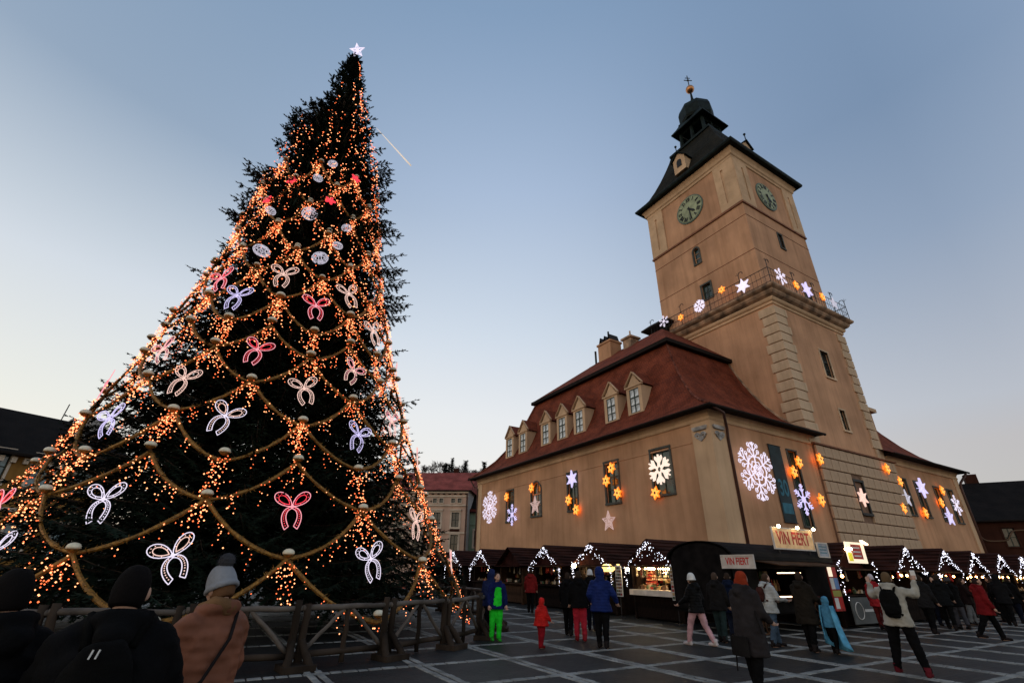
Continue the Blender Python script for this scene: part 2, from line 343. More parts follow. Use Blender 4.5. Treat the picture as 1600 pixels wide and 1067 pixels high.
# ---- downpipes and gutters
def dpipe(pts, r=.07): return MB().tube(pts, r, 8).build('downpipe', M_['pipe'], bld, smooth=True)
dpipe([(-.45, -.75, 10.25), (.5, -.7, 10.05), (1.15, -.3, 9.3), (1.32, -.14, 8.8), (1.32, -.14, 0)], .085)
dpipe([(-.7, LA + .55, 10.25), (-.4, LA + .3, 9.6), (-.15, LA - .1, 9.3), (-.15, LA - .1, 0)])
dpipe([(LB + .4, -.75, 10.2), (LB + .05, -.2, 9.4), (LB - .1, -.16, 9.0), (LB - .1, -.16, 0)], .1)
for P in ([(11.1, -.86, 10.3), (-.86, -.86, 10.3), (-.86, LA + .8, 10.3)], [(20.95, -.86, 10.3), (LB + .8, -.86, 10.3)]):
    MB().tube(P, .09, 8).build('gutter', M_['eave'], bld, smooth=True)
# ---- red roof: bell-cast slopes up to a break with a dark overhanging edge, then a hipped upper roof
RP = [(-.8, 10.36), (-.35, 10.68), (.15, 11.1), (.8, 11.85), (1.4, 12.85), (2.0, 14.15), (2.55, 15.6), (3.1, 17.4)]
def scl(d, D): return -.8 + (d + .8) * (D + .8) / 3.9
def roofstrip(b, pf, uvh):
    rings = [[V((x, y, z)) for x, y in pf(d)] for d, z in RP]; n = len(rings[0]); vv = 0
    for i in range(len(rings) - 1):
        dv = (rings[i + 1][0] - rings[i][0]).length; dv = math.hypot(RP[i + 1][0] - RP[i][0], RP[i + 1][1] - RP[i][1])
        for k in range(n - 1):
            ps = (rings[i][k], rings[i][k + 1], rings[i + 1][k + 1], rings[i + 1][k]); e = (ps[1] - ps[0]).normalized(); o = ps[0]
            b.uv[len(b.f)] = [((p.dot(e)), vv + (dv if q > 1 else 0)) for q, p in enumerate(ps)]
            b.quad(*ps)
        vv += dv
b = MB(); roofstrip(b, lambda d: [(11.1, scl(d, 4.75)), (d, scl(d, 4.75)), (d, LA - scl(d, 6.6)), (17 - d, LA - scl(d, 6.6)), (17 - d, 12)], 0)
roofstrip(b, lambda d: [(20.3, scl(d, 4.75)), (LB - scl(d, 5.5), scl(d, 4.75)), (LB - scl(d, 5.5), 14 - scl(d, 4)), (12, 14 - scl(d, 4))], 0)
roof = b.build('roof', M_['roof'], bld, fix=True)
for q in ((-.8, 11.1, -.8, .1), (-.8, .1, .1, LA + .8), (20.9, LB + .8, -.8, .1)): MB().b2(*q, 10.27, 10.33).build('soffit', M_['eave'], bld)   # boarded soffits
def upper(x0, x1, y0, y1, rz, rx0, rx1, ry0, ry1, par):
    z0 = 17.4; e = .42
    b = MB(); b.b2(x0 - e, x1 + e, y0 - e, y1 + e, z0 - .02, z0 + .28); b.build('break_edge', M_['eave'], par)
    b = MB(); X0, X1, Y0, Y1, Z = x0 - e + .02, x1 + e - .02, y0 - e + .02, y1 + e - .02, z0 + .24
    c = [V((X0, Y0, Z)), V((X1, Y0, Z)), V((X1, Y1, Z)), V((X0, Y1, Z))]; r = [V((rx0, ry0, rz)), V((rx1, ry0, rz)), V((rx1, ry1, rz)), V((rx0, ry1, rz))]
    for i in range(4):
        j = (i + 1) % 4; ps = (c[i], c[j], r[j], r[i]); ee = (c[j] - c[i]).normalized(); up = ((r[i] - c[i]) - ee * (r[i] - c[i]).dot(ee)); L = up.length; up.normalize()
        b.uv[len(b.f)] = [(p.dot(ee), (p - c[i]).dot(up)) for p in ps]; b.quad(*ps)
    b.build('upper_roof', M_['roof'], par, fix=True)
upper(3.1, 10.6, 4.75, LA - 6.6, 22.3, 8.6, 10.4, 9.5, 17.2, bld)
hp = [V((RP[i][0], scl(RP[i][0], 4.75), RP[i][1] + .05)) for i in range(len(RP))]; MB().tube(hp, .07, 6).build('hip_tiles', M_['hipt'], bld, smooth=True)
hp = [V((RP[i][0], LA - scl(RP[i][0], 6.6), RP[i][1] + .05)) for i in range(len(RP))]; MB().tube(hp, .12, 6).build('hip_tiles', M_['hipt'], bld, smooth=True)
# lead flashing where the roof meets the tower
MB().tube([V((10.40, scl(d, 4.75), z + .06)) for d, z in RP], .09, 5).build('flashing', M_['stain'], bld)
# ---- dormers
for y in (6.35, 8.86, 12.78, 15.17, 17.68, 21.57, 24.1):
    w, z0, z1, za, xf = 1.5, 11.86, 13.9, 14.98, .74
    b = MB(); h = w / 2; xb = 3.2
    b.b2(xf, xf + .1, y - h, y - .46, z0, z1); b.b2(xf, xf + .1, y + .46, y + h, z0, z1); b.b2(xf, xf + .1, y - .46, y + .46, z1 - .16, z1); b.b2(xf, xf + .1, y - .46, y + .46, z0, z0 + .08)
    b.b2(xf + .1, 2.4, y - h + .02, y - h + .12, z0, z1); b.b2(xf + .1, 2.4, y + h - .12, y + h - .02, z0, z1)
    b.add([(xf + .05, y - h, z1), (xf + .05, y + h, z1), (xf + .05, y, za - .1), (xf + .14, y - h, z1), (xf + .14, y + h, z1), (xf + .14, y, za - .1)], [(0, 2, 1), (3, 4, 5), (0, 1, 4, 3), (1, 2, 5, 4), (2, 0, 3, 5)])
    dm = b.build('dormer', M_['cream'], bld)
    b = MB(); o = .1
    b.b2(xf - .08, xf + .1, y - h - .12, y + h + .12, z1 - .02, z1 + .09)
    for sg in (-1, 1):
        a0, a1 = V((0, y + sg * (h + .12), z1 + .09)), V((0, y, za + .02)); t = (a1 - a0).normalized(); nn = V((0, -t.z * sg, t.y * sg)) * .1
        P = [a0, a1, a1 + V((0, 0, .13)), a0 + V((0, 0, .13))]
        b.add([V((xf - .08, p.y, p.z)) for p in P] + [V((xf + .1, p.y, p.z)) for p in P], [(0, 1, 2, 3), (7, 6, 5, 4), (0, 4, 5, 1), (1, 5, 6, 2), (2, 6, 7, 3), (3, 7, 4, 0)])
    b.build('pediment', M_['cream'], dm)
    b = MB()
    for sg in (-1, 1):
        ps = (V((xf - .1, y + sg * (h + .16), z1 + .06)), V((xb - .3, y + sg * (h + .16), z1 + .06)), V((xb, y, za + .16)), V((xf - .1, y, za + .16)))
        b.uv[len(b.f)] = [(p.x, p.z) for p in ps]; b.quad(*ps)
    b.build('dormer_roof', M_['roof'], dm)
    W_, H_ = .92, 1.8
    us, vs = (-.46, 0, .46), (z0 + .08, z0 + .64, z0 + 1.22, z1 - .16)
    def ffn():
        b = MB()
        for u in us: b.b2(.02, .07, u - .045, u + .045, vs[0], vs[3])
        for k, v in enumerate(vs): t = .05 if k in (0, 2, 3) else .028; b.b2(.015, .074, -.46, .46, v - t, v + t)
        return b.mesh('window_frame', M_['frame'])
    q = put('window_frame', cached('dormerframe', ffn), dm, (xf, y, 0))
    for i in range(2):
        for j in range(3):
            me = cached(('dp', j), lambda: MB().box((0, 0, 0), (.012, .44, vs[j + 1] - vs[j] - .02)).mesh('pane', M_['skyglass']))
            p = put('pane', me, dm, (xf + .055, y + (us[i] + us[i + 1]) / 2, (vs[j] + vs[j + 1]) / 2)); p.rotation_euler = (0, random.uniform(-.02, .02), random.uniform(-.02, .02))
# ---- chimneys on the roof
b = MB(); b.b2(7.5, 9.0, 15.4, 17.3, 19.5, 23.2); b.b2(7.4, 9.1, 15.3, 17.4, 23.2, 23.4); ch = b.build('chimney', M_['wall'], bld)
b = MB()
for y in (15.7, 16.35, 17.0):
    for sg in (-1, 1): b.add([(7.6, y + sg * .25, 23.4), (8.9, y + sg * .25, 23.4), (8.9, y, 24.2), (7.6, y, 24.2), (7.6, y + sg * .2, 23.4), (8.9, y + sg * .2, 23.4)], [(0, 1, 2, 3), (4, 3, 2, 5)])
b.tube([(8.3, 16.4, 23.4), (8.3, 16.4, 24.9)], .1, 6); b.build('chimney_cap', M_['iron'], ch)
b = MB(); b.b2(7.6, 8.7, 12.6, 13.7, 19.5, 22.5); b.b2(7.45, 8.85, 12.45, 13.85, 22.5, 22.7); b.tube([(8.1, 13.1, 22.6), (8.1, 13.1, 23.5)], .08, 6); b.build('chimney', M_['stain'], bld)
b = MB(); b.b2(7.6, 8.4, 17.9, 18.8, 19.0, 21.3); b.b2(7.5, 8.5, 17.8, 18.9, 21.3, 21.42); b.build('chimney', M_['wall'], bld)
MB().tube([(8.0, 18.3, 21.4), (8.0, 18.3, 23.2)], .11, 8).build('flue_pipe', M_['iron'], bld)
# ---- small attic block right of the tower
b = MB(); b.b2(20.9, 22.4, .35, 2.2, 10.6, 14.1); at = b.build('attic_dormer', M_['wall'], bld)
MB().b2(20.9, 22.75, .05, 2.4, 14.1, 14.4).build('cornice', M_['cream'], at); MB().b2(22.38, 22.42, .6, 1.7, 11.6, 13.6).build('pane', M_['glass'], at); MB().b2(21.3, 22.0, .32, .36, 11.6, 13.5).build('pane', M_['glass'], at)

# ================================================================ tower
TX0, TX1, TY0, TY1 = 10.44, 20.85, 0.0, 11.0
b = MB()
LW = [(16.29, 17.0, 1.25, 2.3), (16.36, 12.35, .8, 1.6)]
_rw = ony(1347, 777, CY - .2); RWIN = (_rw.x - CX, _rw.z, 1.15, 2.1)
holed(b, MBf(0, 0, -.03), TX0, TX1, 9.8, 21.0, LW)
b.b2(TX0, TX0 + .05, -.02, TY1, 0, 21.0); b.b2(TX1 - .05, TX1, -.02, TY1, 0, 21.0); b.b2(TX0, TX1, TY1 - .05, TY1, 9, 21.0)
b.build('tower_wall', M_['towerwall'], bld)
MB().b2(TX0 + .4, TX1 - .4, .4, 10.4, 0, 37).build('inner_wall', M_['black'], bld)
for x, z, w, h in LW: window(bld, MBf(x, z, -.03), w, h, 2, 3, .14, 'glass', surm='quoin')
# rusticated base: every block a part
rows = 12; rh = .805; rx0, rx1 = 10.7, 22.0
holeb = (RWIN[0] - .75, RWIN[0] + .75, RWIN[1] - 1.2, RWIN[1] + 1.2)
MB().b2(rx0 + .02, rx1 - .02, -.12, -.035, 0, 9.72).build('base_wall', M_['groove'], bld)
bw = .98
for r in range(rows):
    z1 = 9.72 - r * rh; z0 = z1 - rh; x = rx0; first = True
    while x < rx1 - .05:
        w = bw * (.55 if (first and r % 2) else 1) * 1.0; xe = min(x + w, rx1); first = False
        if rx1 - xe < .3: xe = rx1
        if not (xe > holeb[0] and x < holeb[1] and z1 > holeb[2] and z0 < holeb[3]):
            L = round(xe - x, 3)
            me = cached(('blk', L), lambda: MB().cham(.025, L - .025, -.13, .05, .035, rh - .03, .035).mesh('block', M_['blockm']))
            put('block', me, bld, (x, -.12, z0))
        else:
            for a, c in ((x, min(xe, holeb[0])), (max(x, holeb[1]), xe)):
                if c - a > .08: put('block', MB().cham(.02, c - a - .02, -.13, .05, .035, rh - .03, .03).mesh('block', M_['blockm']), bld, (a, -.12, z0))
        x = xe
window(bld, MBf(RWIN[0], RWIN[1], -.2), RWIN[2], RWIN[3], 2, 3, .16, 'glass', surm='black')
MB().b2(10.5, 22.2, -.34, -.0, 9.73, 9.84).build('string_course', M_['string'], bld)
# quoins wrapping the corners
nq = 14; qh = (20.75 - 9.86) / nq
for i in range(nq):
    z0 = 9.86 + i * qh; lw = 1.55 if i % 2 else 1.3
    put('quoin', cached(('q', lw, 0), lambda: MB().cham(-.11, lw, -.11, lw * .8, .03, qh - .03, .03).mesh('quoin', M_['quoin'])), bld, (TX0, -.03, z0))
    lw2 = 1.25 if i % 2 else 1.0
    put('quoin', cached(('q', lw2, 1), lambda: MB().cham(-lw2, .1, -.11, 1.2, .03, qh - .03, .03).mesh('quoin', M_['quoin'])), bld, (TX1, -.03, z0))
# balcony cornice
sq = lambda d: [(TX0 - d, TY0 - d), (TX1 + d, TY0 - d), (TX1 + d, TY1 + d), (TX0 - d, TY1 + d)]
mould([(.0, 20.9), (.1, 20.93), (.13, 21.05), (.1, 21.12), (.22, 21.2), (.3, 21.35), (.3, 21.42), (.2, 21.44)], sq, True).build('cornice', M_['cream'], bld, fix=True)
mould([(.2, 21.44), (.5, 21.62), (.62, 21.8), (.62, 21.9), (.82, 22.02), (.9, 22.12), (.9, 22.26), (-.5, 22.3)], sq, True).build('balcony_cornice', M_['stain'], bld, fix=True)
MB().b2(TX0 + .1, TX1 - .1, .1, 10.9, 22.2, 22.29).build('balcony_floor', M_['stone'], bld)
rl = MB(); e = .72
rc = [(TX0 - e, TY0 - e), (TX1 + e, TY0 - e), (TX1 + e, TY1 + e), (TX0 - e, TY1 + e)]
for z in (22.42, 23.0, 23.72): rl.tube([(*p, z) for p in rc], .025 if z < 23.5 else .035, 5, closed=True)
rail = rl.build('railing', M_['iron'], bld)
bal = MB().tube([(0, 0, 22.28), (0, 0, 23.72)], .014, 4).mesh('baluster', M_['iron'])
hook = MB().tube([(0, 0, 22.28), (0, 0, 24.3), (.1, 0, 24.5), (.28, 0, 24.52), (.4, 0, 24.4), (.38, 0, 24.28)], .03, 5)
for dx, dz in ((-.25, .12), (-.1, .25), (.1, .2)): hook.tube([(0, 0, 24.2), (dx * .6, 0, 24.3 + dz), (dx, .05, 24.25 + dz)], .015, 4)
hook = hook.mesh('lamp_bracket', M_['iron'])
for k in range(4):
    a, c = V(rc[k]).to_3d(), V(rc[(k + 1) % 4]).to_3d(); L = (c - a).length; n = int(L / .36)
    for i in range(1, n): put('baluster', bal, rail, a + (c - a) * (i / n))
    for f in (0.0, .3, .55, .8): put('lamp_bracket', hook, rail, a + (c - a) * f, 0, rz=math.atan2((c - a).y, (c - a).x)) if False else put('lamp_bracket', hook, rail, a + (c - a) * f, math.atan2((c - a).y, (c - a).x))
# upper shaft
UX0, UX1, UY0, UY1 = 10.6, 20.5, .31, 10.9
uA = [(-5.8, 29.2, .62, 1.75, 1), (-5.45, 25.0, .95, 1.5, 0)]; uB = [(15.5, 29.3, .62, 1.6, 0), (17.5, 23.6, .9, 2.2, 0)]
b = MB(); holed(b, MA(0, 0, UX0), -UY1, -UY0, 22.25, 38.2, [u[:4] for u in uA]); holed(b, MBf(0, 0, UY0), UX0, UX1, 22.25, 38.2, [u[:4] for u in uB])
b.b2(UX1 - .02, UX1, UY0 + .001, UY1, 22.25, 38.2); b.b2(UX0 + .001, UX1 - .03, UY1 - .02, UY1, 22.25, 38.2)
b.build('tower_shaft', M_['towerwall'], bld)
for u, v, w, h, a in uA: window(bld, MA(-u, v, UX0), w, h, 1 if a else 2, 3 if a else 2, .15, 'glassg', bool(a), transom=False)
for u, v, w, h, a in uB: window(bld, MBf(u, v, UY0), w, h, 1, 2, .12, 'glass', transom=False)
us_ = lambda d: [(UX0 - d, UY0 - d), (UX1 + d, UY0 - d), (UX1 + d, UY1 + d), (UX0 - d, UY1 + d)]
for z, h, d, mm in ((31.75, .22, .13, 'string'), (30.35, .07, .03, 'string'), (26.6, .07, .03, 'string')):
    mould([(0, z - h / 2), (d, z - h / 2 + .02), (d, z + h / 2 - .02), (0, z + h / 2)], us_, True).build('string_course', M_[mm], bld, fix=True)
mould([(0, 37.2), (.1, 37.25), (.1, 37.5), (.2, 37.6), (.26, 37.9), (.42, 38.2), (.42, 38.4), (.0, 38.45)], us_, True).build('cornice', M_['cream'], bld, fix=True)
# panelled corner pilasters of the clock stage
def panelpil(Mx, w, z0, z1, g0, g1):
    b = MB(); t = .12; p0, p1 = z0 + .6, z1 - .7
    for a, c in ((0, g0), (g1, w)): b.b2(a, c, z0, z1, -.01, t)
    b.b2(g0, g1, z0, p0, -.01, t); b.b2(g0, g1, p1, z1, -.01, t); b.b2(g0, g1, p0, p1, -.01, .02)
    o = b.build('pilaster', M_['cream'], bld); o.matrix_local = Mx
zz0, zz1 = 31.88, 37.2
panelpil(MA(UY0 + 2.05, 0, UX0), 2.12, zz0, zz1, .75, 1.02); panelpil(MA(UY1, 0, UX0), 2.0, zz0, zz1, .95, 1.2)
panelpil(MBf(UX0 - .07, 0, UY0), 2.15, zz0, zz1, 1.2, 1.45); panelpil(MBf(UX1 - 2.0, 0, UY0), 2.0, zz0, zz1, .8, 1.05)
# clocks
def numeral(b, s, M4, hgt):
    """roman numeral strokes centred at origin of M4"""
    adv = {'I': .26, 'V': .55, 'X': .6}; tot = sum(adv[c] for c in s) * hgt; x = -tot / 2; t = hgt * .09
    for c in s:
        w = adv[c] * hgt; cx = x + w / 2
        def st(x0, x1):
            d = t; b.ext([(x0 - d, -hgt / 2), (x0 + d, -hgt / 2), (x1 + d, hgt / 2), (x1 - d, hgt / 2)], .02, M4)
        if c == 'I': st(cx, cx)
        elif c == 'V': st(cx, cx - w * .33); st(cx, cx + w * .33)
        else: st(cx - w * .33, cx + w * .33); st(cx + w * .33, cx - w * .33)
        x += w
def clock(Mx):
    r = 1.58; b = MB(); N = 48; b.ext([(r * math.cos(2 * PI * i / N), r * math.sin(2 * PI * i / N)) for i in range(N)], .08, MX.Identity(4))
    c = lput('clock', b.mesh('clock', M_['dialring']), bld, Mx)
    b = MB(); r2 = 1.47; b.ext([(r2 * math.cos(2 * PI * i / N), r2 * math.sin(2 * PI * i / N)) for i in range(N)], .03, MX.Translation((0, 0, .08))); lput('dial', b.mesh('dial', M_['dial']), c, MX.Identity(4))
    for i, s in enumerate(['XII', 'I', 'II', 'III', 'IIII', 'V', 'VI', 'VII', 'VIII', 'IX', 'X', 'XI']):
        a = PI / 2 - i * PI / 6; b = MB(); numeral(b, s, MX.Translation((1.14 * math.cos(a), 1.14 * math.sin(a), .112)) @ MX.Rotation(a - PI / 2, 4, 'Z'), .42); lput('numeral', b.mesh('numeral', M_['black']), c, MX.Identity(4))
    b = MB()
    for i in range(60): a = i * PI / 30; b.box((1.41 * math.cos(a), 1.41 * math.sin(a), .115), (.06, .03, .02), MX.Rotation(a, 4, 'Z').to_3x3())
    lput('minute_ring', b.mesh('minute_ring', M_['black']), c, MX.Identity(4))['kind'] = 'stuff'
    b = MB(); b.ext([(.07 * math.cos(i * PI / 6), .07 * math.sin(i * PI / 6)) for i in range(12)], .08, MX.Translation((0, 0, .115)))
    for hr, L, w in ((4.5, .85, .12), (6.0 - .12, 1.25, .07)):
        a = PI / 2 - hr * PI / 6; b.ext([(-.25, -w * .6), (L * .75, -w), (L, 0), (L * .75, w), (-.25, w * .6)], .03, MX.Translation((0, 0, .14 if L < 1 else .175)) @ MX.Rotation(a, 4, 'Z'))
    lput('clock_hands', b.mesh('clock_hands', M_['black']), c, MX.Identity(4))
clock(MA(5.55, 34.8, UX0 - .01)); clock(MBf(15.1, 34.5, UY0 - .01))
# roof of the tower
tcx, tcy = (UX0 + UX1) / 2, (UY0 + UY1) / 2
hx, hy = (UX1 - UX0) / 2 + .95, (UY1 - UY0) / 2 + .95
TP = [(1.0, 38.62), (.9, 39.2), (.8, 40.0), (.71, 41.1), (.62, 42.4), (.53, 43.9), (.47, 45.0), (.43, 45.9)]
def ring4(k, z): return [V((tcx - hx * k, tcy - hy * k, z)), V((tcx + hx * k, tcy - hy * k, z)), V((tcx + hx * k, tcy + hy * k, z)), V((tcx - hx * k, tcy + hy * k, z))]
b = MB(); vv = 0
for (k0, z0), (k1, z1) in zip(TP, TP[1:]):
    a, c = ring4(k0, z0), ring4(k1, z1); dv = math.hypot((k0 - k1) * 6, z1 - z0)
    for i in range(4):
        j = (i + 1) % 4; e = (a[j] - a[i]).normalized(); b.uv[len(b.f)] = [(a[i].dot(e), vv), (a[j].dot(e), vv), (c[j].dot(e), vv + dv), (c[i].dot(e), vv + dv)]; b.quad(a[i], a[j], c[j], c[i])
    vv += dv
b.build('tower_roof', M_['roofdark'], bld, fix=True)
b = MB(); b.loft([ring4(.985, 38.3), ring4(1.0, 38.45), ring4(1.0, 38.6)]); b.build('tower_eave', M_['copper'], bld)
# dormers of the tower roof
for Mx in (MX.Translation((tcx - hx * .78, tcy + .2, 40.9)), MX.Translation((tcx, tcy - hy * .70, 41.0)) @ MX.Rotation(PI / 2, 4, 'Z')):
    b = MB(); b.b2(-.3, 2.5, -.75, .75, -.6, 1.25); b.add([(-.3, -.75, 1.25), (-.3, .75, 1.25), (-.3, 0, 1.95), (2.5, -.75, 1.25), (2.5, .75, 1.25), (2.5, 0, 1.95)], [(0, 2, 1), (3, 4, 5), (1, 2, 5, 4), (0, 3, 5, 2)])
    d = b.build('roof_dormer', M_['cream'], bld); d.matrix_local = Mx
    b = MB()
    for sg in (-1, 1): b.add([(-.5, sg * .95, 1.12), (3, sg * .95, 1.12), (3, 0, 2.08), (-.5, 0, 2.08), (-.5, sg * .95, 1.2), (3, sg * .95, 1.2), (3, 0, 2.18), (-.5, 0, 2.18)], [(0, 1, 2, 3), (7, 6, 5, 4), (0, 3, 7, 4), (0, 4, 5, 1)])
    b.tube([(-.4, 0, 2.1), (-.4, 0, 2.9)], .05, 5); b.ball((-.4, 0, 2.95), .14, 8, 6); b.build('dormer_roof', M_['copper'], d)
    b = MB(); b.ext([(-.3, 0), (.3, 0), (.3, .7)] + [(.3 * math.cos(t), .7 + .3 * math.sin(t)) for t in [PI * i / 8 for i in range(9)]], .03, MX(((0, 0, -1, -.31), (-1, 0, 0, 0), (0, 1, 0, .1), (0, 0, 0, 1)))); b.build('pane', M_['black'], d)
# lantern, helm, ball and cross
def sqr(h, z): return [V((tcx - h, tcy - h, z)), V((tcx + h, tcy - h, z)), V((tcx + h, tcy + h, z)), V((tcx - h, tcy + h, z))]
b = MB(); b.loft([sqr(2.75, 45.7), sqr(2.75, 46.0), sqr(1.95, 46.4), sqr(1.9, 46.7)]); 
for sx in (-1, 0, 1):
    for sy in (-1, 0, 1):
        if sx or sy: b.tube([(tcx + sx * 1.62, tcy + sy * 1.62, 46.6), (tcx + sx * 1.5, tcy + sy * 1.5, 49.3)], [.26, .2], 6)
b.loft([sqr(1.45, 49.05), sqr(1.75, 49.3)]); b.build('lantern', M_['copper'], bld)
b = MB(); b.loft([sqr(2.3, 49.25), sqr(2.3, 49.4), sqr(1.85, 50.1), sqr(1.6, 50.6), sqr(1.55, 50.9)]); b.build('lantern_eave', M_['copper'], bld)
b = MB(); b.lathe([(1.85, 50.6), (2.0, 50.9), (2.02, 52.3), (1.85, 52.9), (1.35, 53.4), (.9, 53.65), (.62, 53.8), (.6, 54.2), (.3, 54.5), (.16, 55.1), (.09, 56.4)], 8, (tcx, tcy, 0)); b.build('helm', M_['copper'], bld)
MB().ball((tcx, tcy, 56.85), .52, 14, 9, 1.05).build('gilded_ball', M_['gold'], bld, smooth=True)
b = MB(); b.tube([(tcx, tcy, 57.3), (tcx, tcy, 59.5)], .06, 5); b.tube([(tcx - .45, tcy + .25, 58.6), (tcx + .45, tcy - .25, 58.6)], .055, 5); b.tube([(tcx - .28, tcy + .15, 59.05), (tcx + .28, tcy - .15, 59.05)], .05, 5); b.octa((tcx, tcy, 58.6), .17); b.build('cross', M_['iron'], bld)
# dark timber bay at the far left corner of the tower
b = MB(); b.loft([[V((x, y, z)) for x, y in ((10.5 - d, 10.4 - d), (12, 10.4 - d), (12, 12.2 + d), (10.5 - d, 12.2 + d))] for d, z in ((-.1, 19.5), (0, 22.6), (.25, 23.3), (.85, 23.7), (.85, 23.85), (.2, 24.4), (-.6, 24.9))]); b.build('timber_bay', M_['eave'], bld)
# ================================================================ ground
def ground_mat():
    m = bpy.data.materials.new('dark_sett_paving'); m.use_nodes = True; t = m.node_tree; b = t.nodes['Principled BSDF']; b.inputs['Specular IOR Level'].default_value = .12
    g = t.nodes.new('ShaderNodeNewGeometry'); br = t.nodes.new('ShaderNodeTexBrick'); br.inputs['Scale'].default_value = 1
    br.inputs['Brick Width'].default_value = .235; br.inputs['Row Height'].default_value = .117; br.inputs['Mortar Size'].default_value = .008; br.inputs['Mortar Smooth'].default_value = .3
    br.inputs['Color1'].default_value = (.025, .0265, .0265, 1); br.inputs['Color2'].default_value = (.015, .016, .0165, 1); br.inputs['Mortar'].default_value = (.01, .01, .01, 1)
    t.links.new(g.outputs['Position'], br.inputs['Vector'])
    n = t.nodes.new('ShaderNodeTexNoise'); n.inputs['Scale'].default_value = .7; n.inputs['Detail'].default_value = 8; n.inputs['Roughness'].default_value = .65; t.links.new(g.outputs['Position'], n.inputs['Vector'])
    r = t.nodes.new('ShaderNodeValToRGB'); r.color_ramp.elements[0].position = .3; r.color_ramp.elements[1].position = .7; r.color_ramp.elements[0].color = (.55, .55, .55, 1); r.color_ramp.elements[1].color = (1.15, 1.15, 1.12, 1)
    mx = t.nodes.new('ShaderNodeMixRGB'); mx.blend_type = 'MULTIPLY'; mx.inputs[0].default_value = 1
    t.links.new(n.outputs['Fac'], r.inputs[0]); t.links.new(br.outputs['Color'], mx.inputs[1]); t.links.new(r.outputs[0], mx.inputs[2]); t.links.new(mx.outputs[0], b.inputs['Base Color'])
    n2 = t.nodes.new('ShaderNodeTexNoise'); n2.inputs['Scale'].default_value = 14; t.links.new(g.outputs['Position'], n2.inputs['Vector'])
    ad = t.nodes.new('ShaderNodeMath'); ad.operation = 'MULTIPLY_ADD'; ad.inputs[1].default_value = -1.0; t.links.new(br.outputs['Fac'], ad.inputs[0]); t.links.new(n2.outputs['Fac'], ad.inputs[2])
    bp = t.nodes.new('ShaderNodeBump'); bp.inputs['Strength'].default_value = .6; bp.inputs['Distance'].default_value = .01; t.links.new(ad.outputs[0], bp.inputs['Height']); t.links.new(bp.outputs[0], b.inputs['Normal'])
    rr = t.nodes.new('ShaderNodeMapRange'); rr.inputs['To Min'].default_value = .4; rr.inputs['To Max'].default_value = .75; t.links.new(n.outputs['Fac'], rr.inputs[0]); t.links.new(rr.outputs[0], b.inputs['Roughness'])
    return m
b = MB(); b.quad((-3000, -3000, 0), (3000, -3000, 0), (3000, 3000, 0), (-3000, 3000, 0))
gr = b.build('ground', ground_mat()); tag(gr, 'dark stone paving of the square crossed by pale strips', kind='structure')
M_['sett'] = mat('pale_sett', (.22, .225, .215), .8, .2, 2.5, .3, 30, spec=.1)
# pale strips: rows of single setts, a little proud and uneven
GU0, GV0, GS = 3.95, 7.9, 1.873
rng = random.Random(3)
def strip(axis, pos, a0, a1, offs, w):
    b = MB(); t = a0
    for off in offs:
        t = a0
        while t < a1:
            L = rng.uniform(.17, .27); h = rng.uniform(.008, .016); jx = rng.uniform(-.008, .008)
            x0, x1, y0, y1 = (t + .006, t + L - .006, pos + off - w / 2 + jx, pos + off + w / 2 + jx)
            if axis == 'y': x0, x1, y0, y1 = y0, y1, x0, x1
            n = len(b.v); c = .012
            b.v += [(x0, y0, -.01), (x1, y0, -.01), (x1, y1, -.01), (x0, y1, -.01), (x0 + c, y0 + c, h), (x1 - c, y0 + c, h), (x1 - c, y1 - c, h), (x0 + c, y1 - c, h)]
            b.f += [(n + 4, n + 5, n + 6, n + 7)] + [(n + i, n + (i + 1) % 4, n + 4 + (i + 1) % 4, n + 4 + i) for i in range(4)]; b.mi += [0] * 5
            t += L
    o = b.build('paving_strip', M_['sett'], gr); o['kind'] = 'stuff'
for k in range(-10, 22):
    u = GU0 + GS * k; strip('y', u, -4 if u < 12 else 0, 30 if u < 15 else 12, (-.085, .085), .12)
for k in range(-4, 14):
    v = GV0 + GS * k; strip('x', v, -14, 14 if v > 10 else 44, (0,), .15)
# ================================================================ the Christmas tree
TX, TY, TH = .744, 18.99, 27.4
PZ = [0, .75, 2.6, 3.8, 7.5, 12, 14, 16.5, 19, 21, 23, 25, 26.5, 27.4]; PR = [7.4, 7.0, 6.1, 5.5, 4.2, 3.0, 2.65, 2.35, 2.0, 1.6, 1.1, .65, .3, .04]
def prof_r(z): return float(np.interp(z, PZ, PR))
CDA = math.atan2(-TY, -TX)
def tcen(z): k = float(np.interp(z, [0, 4, 8, 12, 16, 22, 27], [.42, .42, .36, .32, .22, .12, 0])); return TX + .856 * k, TY - .516 * k
def tpos(th, z, out=0.0):
    """point on the tree's surface: th degrees to the right of the side that faces the square"""
    a = CDA + R(th); cx, cy = tcen(z); r = prof_r(z) + out; return V((cx + r * math.cos(a), cy + r * math.sin(a), z))
def tsurf(px, py):
    d = ray(px, py); k = 3.0
    while k < 70:
        P = CAM_O + d * k; cx, cy = tcen(P.z)
        if math.hypot(P.x - cx, P.y - cy) <= prof_r(P.z): break
        k += .04
    else: return None
    cx, cy = tcen(P.z); return (math.degrees(math.atan2(P.y - cy, P.x - cx) - CDA) + 180) % 360 - 180, P.z
tree = thing('christmas_tree', 'huge dark spruce Christmas tree behind the log fence, covered in lights', 'tree', (TX, TY, 0))
M_['needle'] = mat('spruce_needles', (.010, .019, .012), .85, .35, .8, 0, col2=(.005, .009, .006), spec=.08); M_['bark'] = mat('spruce_bark', (.06, .042, .03), .9, .3, 4, .5, 15)
